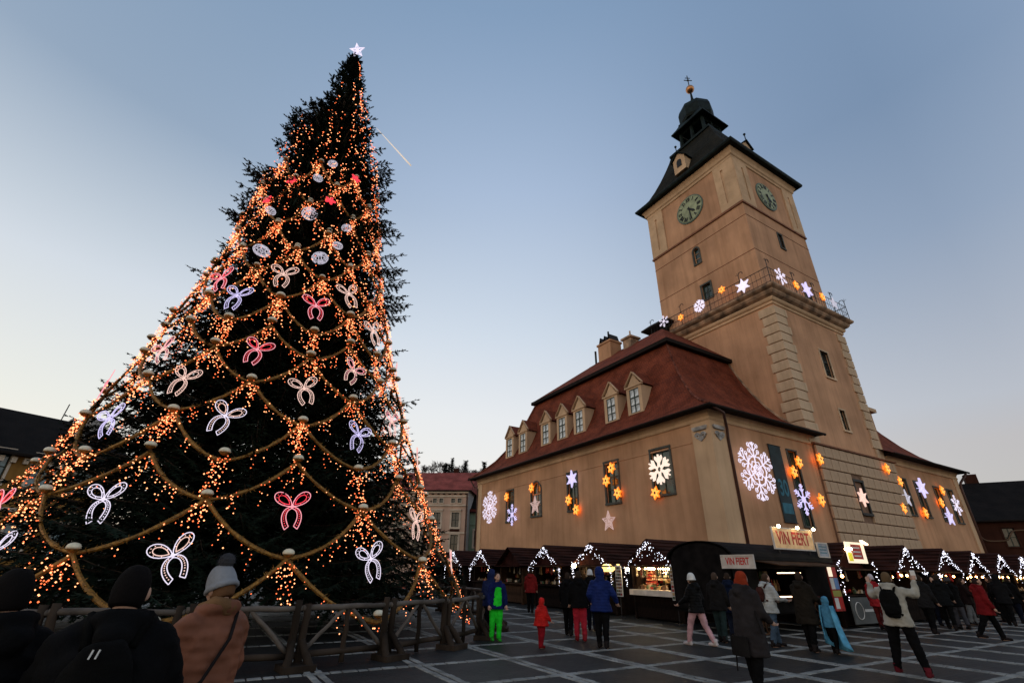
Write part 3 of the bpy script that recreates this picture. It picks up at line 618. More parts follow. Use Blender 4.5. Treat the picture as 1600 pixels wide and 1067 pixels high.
o = MB().tube([(.25, -.1, 0), (.15, -.05, 8), (0, 0, 18), (0, 0, 27.3)], [.36, .28, .14, .03], 10).build('trunk', M_['bark'], tree, smooth=True)
rr = np.random.RandomState(5)
TV, TRI = [], []
BR = MB()
def twig(p, d, l, w):
    """needle spray: blades leave the twig to both sides and below"""
    n = max(3, int(l / .085)); up = np.array([0, 0, 1.0]); s = np.cross(d, up); ns = np.linalg.norm(s)
    s = s / ns if ns > 1e-3 else np.array([1.0, 0, 0]); u = np.cross(s, d)
    for j in range(n):
        t = (j + .5) / n; q = p + d * (l * t) - up * (.10 * l * t * t); wl = w * (1 - .55 * t) * rr.uniform(.75, 1.25)
        for sg in (-1, 1):
            tip = q + (s * sg * .8 + d * .75 + u * rr.uniform(-.45, .3)) * wl; b = len(TV)
            TV.extend([q - d * .045, q + d * .05 - u * .012, tip]); TRI.append((b, b + 1, b + 2))
        if j % 2 == 0:
            tip = q + (d * .7 - u * .7) * wl * .9; b = len(TV); TV.extend([q - d * .04, q + d * .04 + s * .02, tip]); TRI.append((b, b + 1, b + 2))
    b = len(TV); e = p + d * l - up * .1 * l; TV.extend([e - d * w * .7 + s * .035, e - d * w * .7 - s * .035, e + d * w * .6]); TRI.append((b, b + 1, b + 2))
EXTRA = [(11.4, 84, 1.32), (12.3, 92, 1.42), (13.4, 80, 1.42), (14.4, 90, 1.5), (15.6, 82, 1.4), (16.8, 95, 1.4), (18.2, 85, 1.35), (19.6, 92, 1.4), (12.8, -88, 1.09), (14.2, -80, 1.17), (15.2, -95, 1.25), (16.0, -84, 1.29), (17.3, -90, 1.22), (18.9, -85, 1.17), (20.4, -92, 1.22), (21.8, -88, 1.27), (5.2, -94, 1.07), (6.3, -98, 1.09), (7.4, -92, 1.09), (9.5, -95, 1.10)]   # free branch ends seen against the sky
z = .5
while z < 27.2:
    r = prof_r(z); n = int(np.clip(2 * PI * r / (1.05 if z < 12 else .75), 6, 22)); a0 = rr.uniform(0, 6.28)
    angs = [(a0 + 2 * PI * k / n + rr.uniform(-.18, .18), 0) for k in range(n)] + [(CDA + R(er + q), el * (1 - abs(q) * .006)) for ez, er, el in EXTRA if z <= ez < z + .34 for q in (-12, 0, 9)]
    for a, ext in angs:
        L = r * rr.uniform(.88, 1.03) - (.1 if z < 12 else .0)
        rel = (math.degrees(a - CDA) + 180) % 360 - 180
        if z > 12 and z < 26: L *= (.80 + .34 * (.5 + .5 * math.sin(1.7 * z + 2.3 * math.sin(2 * a + .4 * z) + 3 * a)) ** 1.5) * rr.uniform(.85, 1.2)                      # free branch ends stick out above the garlands
        if ext: L = r * ext
        elif z < 13 and abs(rel) > 55 and rr.rand() < .07: L *= 1.15
        if abs(rel) > 150 and z < 14 and rr.rand() < .5: continue          # far side is thinner, nobody sees it
        out = np.array([math.cos(a), math.sin(a), 0.0])
        if z > 22: sl0, tipup = .35, .25
        elif z > 12: sl0, tipup = -.12, .30
        else: sl0, tipup = -.30, .42
        zz = z - L * sl0 * .8; cx, cy = tcen(z); cx -= TX; cy -= TY
        N = max(4, int(L / .2)); pts = []
        wob = rr.uniform(-.12, .12)
        for i in range(N + 1):
            t = i / N; side = np.array([-out[1], out[0], 0]) * wob * L * t * t
            pts.append(np.array([cx * 1.0, cy, zz]) + out * L * t + side + np.array([0, 0, L * (sl0 * t + tipup * .35 * t ** 3 - .06 * math.sin(PI * t))]))
        if z < 24 and (abs(rel) < 125): BR.tube([tuple(p) for p in pts[::3] + [pts[-1]]], [max(.012, .05 * (1 - i / (len(pts) // 3 + 2))) for i in range(len(pts[::3]) + 1)], 3, cap=False)
        i0 = .25 if z > 14 else .45
        for i in range(1, N + 1):
            t = i / N
            if t < i0 * .55: continue
            d = pts[i] - pts[i - 1]; d = d / np.linalg.norm(d); s = np.array([-d[1], d[0], 0]); s /= max(1e-3, np.linalg.norm(s))
            rem = L * (1 - t)
            for sg in (-1, 1):
                if rr.rand() < .12: continue
                td = d * .6 + s * sg * .8 + np.array([0, 0, rr.uniform(-.55, .05) if z < 23 else rr.uniform(-.1, .35)]); td /= np.linalg.norm(td)
                twig(pts[i], td, min(.75, .24 + .5 * rem) * rr.uniform(.7, 1.2), .13 if z > 14 else .15)
            if z > 12 and rr.rand() < .5: twig(pts[i], np.array([rr.uniform(-.3, .3), rr.uniform(-.3, .3), -1.0]) / 1.1, rr.uniform(.2, .5), .12)
        twig(pts[-1], d, .32, .13)
    z += .34 if z < 12 else .34
for i in range(40):    # leading shoot
    zt = 25.3 + 2.0 * i / 40; a = rr.uniform(0, 6.28); twig(np.array([0, 0, zt]), np.array([math.cos(a), math.sin(a), 1.1]) / 1.5, .1 + .28 * (27.5 - zt) / 2, .09)
va = np.array(TV, dtype=np.float32); ta = np.array(TRI, dtype=np.int32)
me = bpy.data.meshes.new('crown'); me.vertices.add(len(va)); me.vertices.foreach_set('co', va.ravel()); me.loops.add(ta.size); me.loops.foreach_set('vertex_index', ta.ravel())
me.polygons.add(len(ta)); me.polygons.foreach_set('loop_start', np.arange(0, ta.size, 3, dtype=np.int32)); me.polygons.foreach_set('loop_total', np.full(len(ta), 3, dtype=np.int32)); me.update(calc_edges=True); me.materials.append(M_['needle'])
o = put('crown', me, tree); o['kind'] = 'stuff'
o = BR.build('branches', M_['bark'], tree); o['kind'] = 'stuff'
print('tree tris', len(ta), 'branch', len(BR.f))

# ---------------------------------------------------------------- garlands with hanging warm bulbs
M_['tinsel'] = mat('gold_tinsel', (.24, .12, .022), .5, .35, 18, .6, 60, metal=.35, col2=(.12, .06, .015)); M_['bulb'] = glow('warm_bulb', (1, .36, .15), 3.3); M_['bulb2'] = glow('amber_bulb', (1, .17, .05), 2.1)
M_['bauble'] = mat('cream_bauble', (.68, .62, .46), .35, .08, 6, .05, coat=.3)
ROWS = [('A', 1.75, .55), ('B', 2.93, 1.75), ('A', 4.0, 2.93), ('A', 5.1, 3.95), ('B', 6.2, 5.1), ('A', 7.3, 6.2), ('B', 8.25, 7.3), ('B', 9.4, 8.3), ('A', 10.6, 9.4), ('B', 11.7, 10.6), ('A', 12.9, 11.8), ('B', 14.2, 13.0), ('A', 15.5, 14.3), ('B', 16.7, 15.6)]
def col_th(j): return -10.2 + 16.75 * j
rg = random.Random(11)
def bulbs(b, th, z, n, out=.13, r=.017, gap=.105):
    zz = z
    for i in range(n):
        zz -= gap * rg.uniform(.7, 1.5)
        if zz < .15: break
        if rg.random() < .12: continue
        p = tpos(th + rg.uniform(-.5, .5), zz, out + rg.uniform(-.05, .12)); b.cm = 0 if rg.random() < .5 else 1; b.octa(p, r * rg.uniform(.75, 1.2))
nodes = set()
for ri, (par, zn, zb) in enumerate(ROWS):
    j0 = 0 if par == 'B' else 1
    js = [j for j in range(-8, 9) if (j - j0) % 2 == 0 and -135 < col_th(j) < 120]
    lab = f'gold tinsel garland with warm hanging bulbs, {ORD[ri] if ri < 16 else ri} tier up from the bottom of the spruce'
    g = thing('tinsel_garland', lab, 'garland', (0, 0, 0), 0, 'gold tinsel garlands swagged round the Christmas tree')
    bl = MB(); rsc = 1 + .035 * zn
    for j in js:
        t0, t1 = col_th(j), col_th(j + 2); jt = rg.uniform(-.12, .12); N = 22; path = []
        for i in range(N + 1):
            s = i / N; q = abs(2 * s - 1); path.append(tpos(t0 + (t1 - t0) * s, zb + (zn - zb) * (.25 * q + .75 * q * q) + jt * (1 - q), .14))
        sw = MB(); sw.tube(path, [.042 * rg.uniform(.75, 1.3) for _ in path], 6)
        for i in range(170):       # tinsel strands
            s = rg.random() * N; k = min(N - 1, int(s)); p = path[k].lerp(path[k + 1], s - k); d = V((rg.gauss(0, 1), rg.gauss(0, 1), rg.gauss(0, 1))).normalized(); e = d.orthogonal().normalized() * .02
            sw.add([p + e, p - e, p + d * rg.uniform(.07, .13)], [(0, 1, 2)])
        sw.build('tinsel', M_['tinsel'], g)
        far = max(abs(t0), abs(t1)) > 118
        for i in range(int((27 if zn < 9 else 20))):
            s = rg.random(); q = abs(2 * s - 1); z0 = zb + (zn - zb) * (.25 * q + .75 * q * q)
            n = rg.choice([1, 1, 2, 2, 3, 4, 5]) if zn < 9 else rg.choice([1, 2, 3, 4, 6])
            if far: n = 1
            elif abs(t0 + (t1 - t0) * s) > 55 and rg.random() < .45: continue
            bulbs(bl, t0 + (t1 - t0) * s, z0 + .06, n, .17, 0.0138 * rsc)
        for tt, z0 in ((t0, zn), ((t0 + t1) / 2, zb)):
            for i in range(5): bulbs(bl, tt + rg.uniform(-2.2, 2.2) * 5 / prof_r(z0), z0 - .05, rg.choice([3, 4, 6, 7]), .17, .0155 * rsc)
        nodes.add((j, zn)); nodes.add((j + 1, zb))
    if bl.f: q = bl.build('fairy_lights', [M_['bulb'], M_['bulb2']], g); q['kind'] = 'stuff'
# vertical strings joining the overlapping tiers, and the loose strings of the upper tree
def strand(name, label, specs, r=.019, group=None):
    b = MB()
    for th0, z0, th1, z1, dens in specs:
        n = int(abs(z0 - z1) * dens)
        for i in range(n):
            s = rg.random(); p = tpos(th0 + (th1 - th0) * s + rg.gauss(0, 1.6), z0 + (z1 - z0) * s, .16 + rg.uniform(-.05, .1)); b.cm = 0 if rg.random() < .45 else 1; b.octa(p, r * rg.uniform(.7, 1.2))
    b.cm = 0
    o = b.build(name, [M_['bulb'], M_['bulb2']]); tag(o, label, 'light string', group, 'stuff'); return o
for par, za, zb_, nm in (('B', 3.95, 2.93, 'low on the spruce, fourth tier to second tier'), ('A', 5.1, 4.0, 'low on the spruce, fifth tier to third tier'), ('A', 8.3, 7.3, 'half way up the spruce, linking eighth and sixth tiers'), ('B', 9.4, 8.25, 'half way up the spruce, linking ninth and seventh tiers')):
    strand('light_string', 'short upright strings of warm bulbs ' + nm, [(col_th(j), za, col_th(j), zb_, 46) for j in range(-7, 8) if (j % 2 == 0) == (par == 'B')], .019)
sp = []
for th in range(-80, 95, 13): sp.append((th, 16.5 + rg.uniform(-1, 1), th + rg.uniform(-6, 6), 9.5, 9))
strand('light_string', 'loose warm light strings over the middle of the spruce, above the white bows', sp, .025)
sp = [(th, 20.5 + rg.uniform(-2, 1), th + rg.uniform(-8, 8), 15.5, 6) for th in range(-65, 80, 16)] + [(28, 26.6, 35, 17, 6), (10, 24, 22, 16.5, 7), (45, 23.5, 50, 16.5, 6), (-15, 21, -5, 16, 6), (-45, 19.5, -35, 16, 4), (-20, 24, -10, 19, 4), (30, 24, 25, 20, 9), (70, 20, 65, 15, 5)]
strand('light_string', 'thin warm light strings running down from the star at the tip of the spruce', sp, .027)
# baubles where the garlands meet
bq = MB(); bq.lathe([(.105, -.03), (.122, -.02), (.118, .02), (.10, .055), (.065, .08), (.02, .092)], 14); bq.cm = 1; bq.lathe([(.02, -.10), (.06, -.085), (.095, -.05), (.10, -.028)], 12); bm_ = bq.mesh('bauble', [M_['bauble'], M_['tinsel']])  # cream top over dark underside: light from above put into the colours
for p_ in bm_.polygons: p_.use_smooth = True
lv = sorted({z for _, z in nodes})
for li, zl in enumerate(lv):
    row = sorted(j for j, z in nodes if z == zl and abs(col_th(j)) < 105)
    for k, j in enumerate(row):
        jj = rg.uniform(-.05, .05); p = tpos(col_th(j), zl + .1 + jj, .26); sz = 1.0 + .02 * zl if zl < 10 else .85
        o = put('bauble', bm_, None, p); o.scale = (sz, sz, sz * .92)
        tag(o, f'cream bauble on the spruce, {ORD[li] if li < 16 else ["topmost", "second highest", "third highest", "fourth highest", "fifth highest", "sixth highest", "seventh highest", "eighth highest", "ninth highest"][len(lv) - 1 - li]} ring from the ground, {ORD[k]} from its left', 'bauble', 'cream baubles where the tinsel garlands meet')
# ================================================================ lit ornaments
GL = {'white': glow('white_rope_light', (.90, .82, 1.0), .85), 'lilac': glow('lilac_rope_light', (.70, .63, 1.0), .9), 'warm': glow('warm_white_rope_light', (1.0, .66, .56), .85), 'pink': glow('pink_rope_light', (1.0, .36, .42), .95), 'red': glow('red_rope_light', (1, .05, .08), 1.0),
      'orange': glow('orange_star_light', (1.0, .22, .015), 1.2), 'amber': glow('amber_star_heart', (1.0, .38, .06), 1.5), 'dim': glow('dim_rope_light', (.75, .52, .48), .55), 'dimw': glow('dim_white_light', (.7, .68, .8), .6), 'back': glow('orange_back_light', (1, .26, .03), 5), 'bone': glow('bone_star_light', (1.0, .80, .66), .95)}
def bez(p, n=8):
    out = []
    for i in range(n + 1):
        t = i / n; a = [V(q) for q in p]
        while len(a) > 1: a = [a[k].lerp(a[k + 1], t) for k in range(len(a) - 1)]
        out.append(a[0])
    return out
def bow_mesh(col, col2):
    b = MB(); r = .015
    for sg in (-1, 1):
        lo = bez([(0, 0, 0), (sg * .08, .66, 0), (sg * .84, .74, .03), (sg * .80, .02, .03), (0, 0, 0)], 16); b.cm = 0; b.tube(lo, r, 5, closed=False)
        li = bez([(sg * .08, .07, 0), (sg * .14, .48, 0), (sg * .62, .54, .03), (sg * .58, .10, .03), (sg * .08, .07, 0)], 14); b.cm = 1; b.tube(li, r * .9, 5)
        t1 = bez([(0, 0, 0), (sg * .34, -.04, .02), (sg * .40, -.40, .02), (sg * .20, -.74, .02)], 12); t2 = bez([(0, -.06, 0), (sg * .20, -.12, .02), (sg * .24, -.36, .02), (sg * .08, -.64, .02)], 12)
        b.cm = 0; b.tube(t1, r, 5); b.tube(t2, r, 5); b.tube([t1[-1], t2[-1]], r, 5); b.cm = 1
        for k in range(2, 12): b.octa((t1[k] + t2[k]) / 2, r * 1.5)
        for k in range(1, 14, 2): b.octa((li[k] * .55 + lo[min(16, k + 1)] * .45), r * 1.3)
    b.cm = 0; b.ball((0, 0, .02), .06, 8, 5)
    return b.mesh('bow', [GL[col], GL[col2]])
BOW = {k: bow_mesh(*k) for k in (('white', 'white'), ('lilac', 'lilac'), ('warm', 'warm'), ('warm', 'pink'), ('pink', 'red'), ('white', 'warm'), ('warm', 'white'))}
def frame_at(p, nrm, roll=0.0, up=V((0, 0, 1))):
    n = nrm.normalized(); u = up.cross(n).normalized(); v = n.cross(u); m = MX(((u.x, v.x, n.x, p.x), (u.y, v.y, n.y, p.y), (u.z, v.z, n.z, p.z), (0, 0, 0, 1))); return m @ MX.Rotation(roll, 4, 'Z')
WW, LI, WA_, WP, PR_, MX1 = ('white', 'white'), ('lilac', 'lilac'), ('warm', 'warm'), ('warm', 'pink'), ('pink', 'red'), ('white', 'warm')
bows = [  # picture point, colours, label
 ((452, 793), PR_, 'pink and red rope light bow, low in the centre of the spruce'), ((567, 873), WW, 'bright white bow hanging lowest on the right half of the spruce, above the fence'),
 ((635, 815), WA_, 'warm white bow seen half edge on, low near the right edge of the spruce'), ((180, 783), WW, 'white bow low on the left of the spruce, above the dark backpacker'),
 ((278, 868), MX1, 'white bow with warm loops just above the head of the dark backpacker'), ((20, 862), WW, 'white bow at the left picture edge above the man in black'),
 ((190, 660), LI, 'lilac white bow on the left flank of the spruce, fourth tier'), ((357, 655), MX1, 'white and peach bow left of centre of the spruce, fourth tier'),
 ((550, 682), LI, 'lilac white bow right of centre of the spruce, fourth tier'), ((471, 612), WA_, 'peach coloured bow in the centre of the spruce, fifth tier'),
 ((405, 553), PR_, 'pink and red bow left of centre of the spruce, sixth tier'), ((299, 598), WA_, 'peach bow on the left of the spruce, fifth tier'),
 ((543, 583), WP, 'slim pink bow on the right of the spruce, sixth tier'), ((270, 553), WP, 'pale pink bow near the left edge of the spruce, sixth tier'),
 ((490, 484), PR_, 'pink and red bow in the middle of the spruce, eighth tier'), ((378, 470), LI, 'lilac bow on the left of the spruce, eighth tier'),
 ((445, 437), WA_, 'peach bow high in the middle of the spruce, ninth tier'), ((537, 464), WA_, 'peach bow high on the right of the spruce, ninth tier'),
 ((357, 443), PR_, 'pink bow high at the left edge of the spruce, ninth tier'), ((600, 660), WP, 'pink white bow seen edge on at the right edge of the spruce, fourth tier'),
 ((572, 520), WA_, 'peach bow seen edge on at the right edge of the spruce, seventh tier'),
 ((72., 1.9), WP, 'pink bow seen as a line, lowest at the right edge of the spruce'), ((68., 5.3), WP, 'pink bow seen as a line at the right edge of the spruce, third tier'), ((80., 8.9), WP, 'pale pink bow seen as a line at the right edge, eighth tier'),
 ((-72., 6.4), PR_, 'pink bow seen edge on at the left edge of the spruce, fifth tier'), ((-53., 2.75), PR_, 'big pink bow low at the far left edge of the spruce')]
for i, (q, c, lab) in enumerate(bows):
    th, z = q if abs(q[0]) < 100 and q[1] < 30 else tsurf(*q)
    p = tpos(th, z, .30); a = CDA + R(th); nrm = V((math.cos(a), math.sin(a), .12))
    o = put('bow_light', BOW[c]); o.matrix_world = frame_at(p, nrm, R(rg.uniform(-26, 26))) @ MX.Scale(.68 if z < 9 else .74, 4)
    tag(o, lab, 'light bow', 'rope light bows hung between the garlands')
# rope-light balls and red bows of the upper tree
b = MB()
for k in range(6):
    a = PI * k / 6; b.tube([(.42 * math.cos(t) * math.cos(a), .42 * math.cos(t) * math.sin(a), .26 * math.sin(t)) for t in [2 * PI * i / 16 for i in range(16)]], .016, 4, closed=True)
for zq in (-.14, 0, .14): rq = .42 * math.sqrt(1 - (zq / .26) ** 2); b.tube([(rq * math.cos(t), rq * math.sin(t), zq) for t in [2 * PI * i / 18 for i in range(18)]], .016, 4, closed=True)
ballm = b.mesh('light_ball', GL['dimw']); 
b = MB()
for k in range(5): a = 2 * PI * k / 5; b.tube(bez([(0, 0, 0), (.3 * math.cos(a - .5), .3 * math.sin(a - .5), .05), (.42 * math.cos(a), .42 * math.sin(a), .0), (.3 * math.cos(a + .5), .3 * math.sin(a + .5), .05), (0, 0, 0)], 10), .035, 5)
b.ball((0, 0, 0), .1, 8, 6); redm = b.mesh('red_flower', GL['red'])
for q, nm, lab in (((415, 400), 0, 'white oval rope light ball at left of the upper spruce'), ((497, 410), 0, 'white oval rope light ball in the middle of the upper spruce'), ((484, 342), 0, 'white rope light ball above the middle one, high on the spruce'), ((430, 338), 0, 'white rope light ball just under the left red flower light'),
                   ((518, 264), 0, 'highest white rope light ball, well under the star'), ((497, 287), 0, 'white rope light ball second from the top of the spruce'), ((535, 362), 0, 'pale rope light ball on the right of the upper spruce'), ((522, 390), 0, 'small pale rope light ball right of the middle one'),
                   ((427, 321), 1, 'red flower light furthest left high on the spruce'), ((513, 321), 1, 'red flower light in the middle of the upper spruce'), ((549, 285), 1, 'red flower light on the right of the upper spruce'), ((461, 292), 1, 'red flower light small and high on the left of the spruce')):
    ts = tsurf(*q)
    if not ts: continue
    th, z = ts; p = tpos(th, z, .3); a = CDA + R(th)
    if nm: o = put('flower_light', redm); o.matrix_world = frame_at(p, V((math.cos(a), math.sin(a), .2))) @ MX.Scale(.7, 4); tag(o, lab, 'light ornament', 'red flower lights of the upper tree')
    else: o = put('light_ball', ballm, None, p); o.scale = ((.66,) * 3 if q in ((415, 400), (497, 410), (484, 342)) else (.45,) * 3); o.rotation_euler = (R(rg.uniform(-15, 15)), R(rg.uniform(-15, 15)), 0); tag(o, lab, 'light ornament', 'white rope light balls of the upper tree')
# star of the tree
b = MB(); P5 = []
for k in range(10): a = PI / 2 + k * PI / 5; rq = .62 if k % 2 == 0 else .26; P5.append((rq * math.cos(a), rq * math.sin(a), 0))
b.tube(P5, .045, 5, closed=True)
for w in (-.12, .12):
    for k in range(0, 10): b.tube([P5[k], (0, 0, w)], .03, 4)
b.tube([(0, -.2, 0), (0, -.75, 0)], .03, 4)
o = b.build('tree_star', GL['white']); o.matrix_world = frame_at(V((TX, TY, TH + .55)), V((-.45, -.77, -.35)), .1) @ MX.Scale(.7, 4); tag(o, 'white lit five pointed star on the very tip of the spruce', 'star')

# ---- ornaments on the council house
def flake(b, s, arms=6, r=.035, rich=False):
    for k in range(arms):
        a = PI / 2 + 2 * PI * k / arms; d = V((math.cos(a), math.sin(a), 0)); n = V((-d.y, d.x, 0)); b.tube([d * .06 * s, d * s], r, 5)
        for t, l in ((.45, .32), (.68, .30), (.88, .16)) if rich else ((.5, .3), (.76, .24)):
            for sg in (-1, 1):
                e = d * t * s + (d * .75 + n * sg * .8) * l * s; b.tube([d * t * s, e], r * .85, 5)
                if rich and t < .8: b.tube([e + (V((math.cos(q), math.sin(q), 0))) * .07 * s for q in [2 * PI * i / 8 for i in range(8)]], r * .8, 4, closed=True)
        b.ball(tuple(d * s), r * 1.9, 6, 4)
    rings = (.16, .36, .58) if rich else (.22,)
    for q in rings: b.tube([(q * s * math.cos(t) * (1 if i % 2 else .82), q * s * math.sin(t) * (1 if i % 2 else .82), 0) for i, t in enumerate([PI / 2 + PI * k / arms for k in range(2 * arms)])], r * .85, 5, closed=True)
def starp(n, ro, ri, rot=PI / 2): return [((ro if k % 2 == 0 else ri) * math.cos(rot + k * PI / n), (ro if k % 2 == 0 else ri) * math.sin(rot + k * PI / n)) for k in range(2 * n)]
def deco_mesh(kind):
    b = MB()
    if kind == 'cookie':                       # six pointed star box with an amber heart
        b.cm = 0; b.ext(starp(6, .5, .29), .10, MX.Identity(4)); b.cm = 1; b.ext(starp(6, .36, .2), .04, MX.Translation((0, 0, .10)))
        for k in range(6): a = PI / 2 + k * PI / 3; b.ball((.33 * math.cos(a), .33 * math.sin(a), .1), .075, 7, 4)
        b.cm = 2; b.ext([(.1 * math.cos(t), .1 * math.sin(t)) for t in [2 * PI * i / 10 for i in range(10)]], .045, MX.Translation((0, 0, .1)))
        b.tube([(0, 0, -.02), (0, 0, -.3)], .02, 4); b.cm = 3; b.ext(starp(6, .34, .2), .012, MX.Translation((0, 0, -.025))); return b.mesh(kind, [GL['orange'], GL['amber'], M_['pipe'], GL['back']])  # hidden glowing back plate, added to throw an orange halo on the wall
    col = kind[1]; k = kind[0]
    if k == 'flake': flake(b, .5, 6, .021)
    elif k == 'bigflake': flake(b, .5, 6, .011, True); [b.tube([(q * math.cos(t), q * math.sin(t), .01) for t in [2 * PI * i / 24 for i in range(24)]], .009, 4, closed=True) for q in (.1, .25)]
    elif k == 'star6':
        b.ext(starp(6, .5, .24), .06, MX.Identity(4)); 
        for i in range(6): a = PI / 2 + i * PI / 3; b.tube([(0, 0, .09), (.48 * math.cos(a), .48 * math.sin(a), .07)], .03, 5)
    elif k == 'star5':
        pts = starp(5, .5, .22); b.tube([(*p, 0) for p in pts], .03, 5, closed=True); b.tube([(p[0] * .6, p[1] * .6, 0) for p in pts], .026, 5, closed=True)
        for p in pts: b.tube([(0, 0, 0), (*p, 0)], .018, 4)
    elif k == 'leaf':                           # broad cut-out flake
        for i in range(6):
            a = PI / 2 + i * PI / 3; M = MX.Rotation(a, 4, 'Z'); b.ext([(.08, -.05), (.5, -.02), (.5, .02), (.08, .05)], .05, M)
            for sg in (-1, 1):
                P = [(.16, 0), (.36, sg * .17), (.46, sg * .15), (.40, sg * .05), (.26, 0)]; b.ext(P if sg > 0 else P[::-1], .045, M)
    b.tube([(0, 0, -.02), (0, 0, -.25)], .015, 4)
    return b.mesh(k + '_light', [GL[col]])
def deco(kind, face, px, py, size, lab, name, cat, roll=0.0, out=.12, group=None):
    if face == 'A': p = onx(px, py, CX - out); nrm = V((-1, 0, 0))
    elif face == 'B': p = ony(px, py, CY - out); nrm = V((0, -1, 0))
    elif face == 'rA': p = onx(px, py, CX + TX0 - .80); nrm = V((-1, 0, 0))
    else: p = ony(px, py, CY + TY0 - .80); nrm = V((0, -1, 0))
    o = put(name, cached(('deco', kind), lambda: deco_mesh(kind))); o.matrix_world = frame_at(p, nrm, roll) @ MX.Scale(size, 4); tag(o, lab, cat, group)
def orange(face, px, py, lab, s=.84, out=.2): deco('cookie', face, px, py, s, 'orange six pointed star light ' + lab, 'orange_star', 'star light', rg.uniform(-.3, .3), out, 'orange star lights on the council house')
def white(kind, face, px, py, s, lab, name='snowflake_light', out=.2, roll=0.0): deco(kind, face, px, py, s, lab, name, 'star light' if 'star' in name else 'snowflake light', roll, out, 'white star and snowflake lights on the council house')
white(('bigflake', 'white'), 'A', 765, 792, 2.95, 'large lacy white snowflake light at the far left end of the long facade', out=.25)
orange('A', 792, 776, 'left of the leftmost window'); white(('flake', 'lilac'), 'A', 800, 804, 1.75, 'lilac white snowflake light below the leftmost window')
orange('A', 831, 762, 'at the top of the arched window'); white(('star5', 'dim'), 'A', 836, 789, 1.5, 'dim pale star light in front of the arched window', 'star_light')
white(('star6', 'lilac'), 'A', 894, 748, 1.35, 'lilac star light over the window right of the arched one', 'star_light'); orange('A', 889, 781, 'low at the left of the third window'); orange('A', 901, 796, 'under the third window of the long facade')
orange('A', 956, 731, 'topmost of three on the fourth window'); orange('A', 948, 751, 'middle of three on the fourth window'); orange('A', 966, 770, 'lowest of three on the fourth window')
white(('leaf', 'bone'), 'A', 1031, 733, 1.85, 'broad cut out bone white snowflake light on the fifth window'); orange('A', 1025, 770, 'at the lower corner of the fifth window')
white(('star5', 'dim'), 'A', 951, 814, 1.35, 'dim pinkish star outline alone on the wall below the fourth window', 'star_light')
white(('bigflake', 'white'), 'B', 1183, 735, 3.3, 'largest lacy white snowflake light, on the right facade beside the tall banner', out=.3)
orange('B', 1247, 722, 'upper of two on the tall window by the banner'); orange('B', 1239, 737, 'lower of two on the tall window by the banner'); white(('flake', 'lilac'), 'B', 1256, 780, 1.75, 'lilac snowflake light low on the tall window by the banner')
orange('B', 1280, 717, 'at the upper left corner of the stone block base', out=.4); orange('B', 1282, 781, 'at the left edge of the stone block base, lower', out=.4)
white(('star6', 'warm'), 'B', 1347, 777, 1.25, 'pinkish white star light on the window in the stone block base', 'star_light', .4)
orange('B', 1385, 732, 'at the upper right corner of the stone block base', out=.4); orange('B', 1405, 752, 'on top of the first window right of the tower'); orange('B', 1411, 794, 'below the first window right of the tower')
white(('star5', 'dimw'), 'B', 1417, 778, 1.3, 'dim grey star light in the first window right of the tower', 'star_light'); white(('star6', 'lilac'), 'B', 1439, 762, 1.6, 'lilac star light on the second window right of the tower', 'star_light')
orange('B', 1445, 801, 'below the second window right of the tower'); orange('B', 1471, 766, 'upper of two on the third window right of the tower'); orange('B', 1470, 785, 'lower of two on the third window right of the tower')
white(('star5', 'lilac'), 'B', 1484, 807, 1.5, 'lilac star light below the third window right of the tower', 'star_light'); white(('flake', 'white'), 'B', 1495, 789, 1.6, 'white snowflake light on the last window at the right corner')
white(('flake', 'white'), 'rA', 1037, 502, 1.15, 'pale snowflake light at the far left end of the tower railing', out=.1); orange('rA', 1064, 496, 'leftmost on the tower railing', .72); white(('leaf', 'white'), 'rA', 1093, 478, 1.25, 'white snowflake light on the left side of the tower railing'); orange('rA', 1128, 453, 'second from the left on the tower railing', .75); white(('star6', 'white'), 'rA', 1161, 447, 1.35, 'white star light left of the corner of the tower railing', 'star_light')
white(('flake', 'white'), 'rB', 1220, 432, 1.5, 'white snowflake light right of the corner of the tower railing'); orange('rB', 1243, 446, 'right side of the tower railing, nearer the corner', .85); white(('star6', 'lilac'), 'rB', 1260, 453, 1.5, 'lilac star light on the right side of the tower railing', 'star_light'); orange('rB', 1284, 464, 'right side of the tower railing, further from the corner', .85); white(('star5', 'dimw'), 'rB', 1303, 474, 1.2, 'dimly glowing grey star frame at the right end of the tower railing', 'star_light')  # grey star frame at the right end has a dim glow of its own
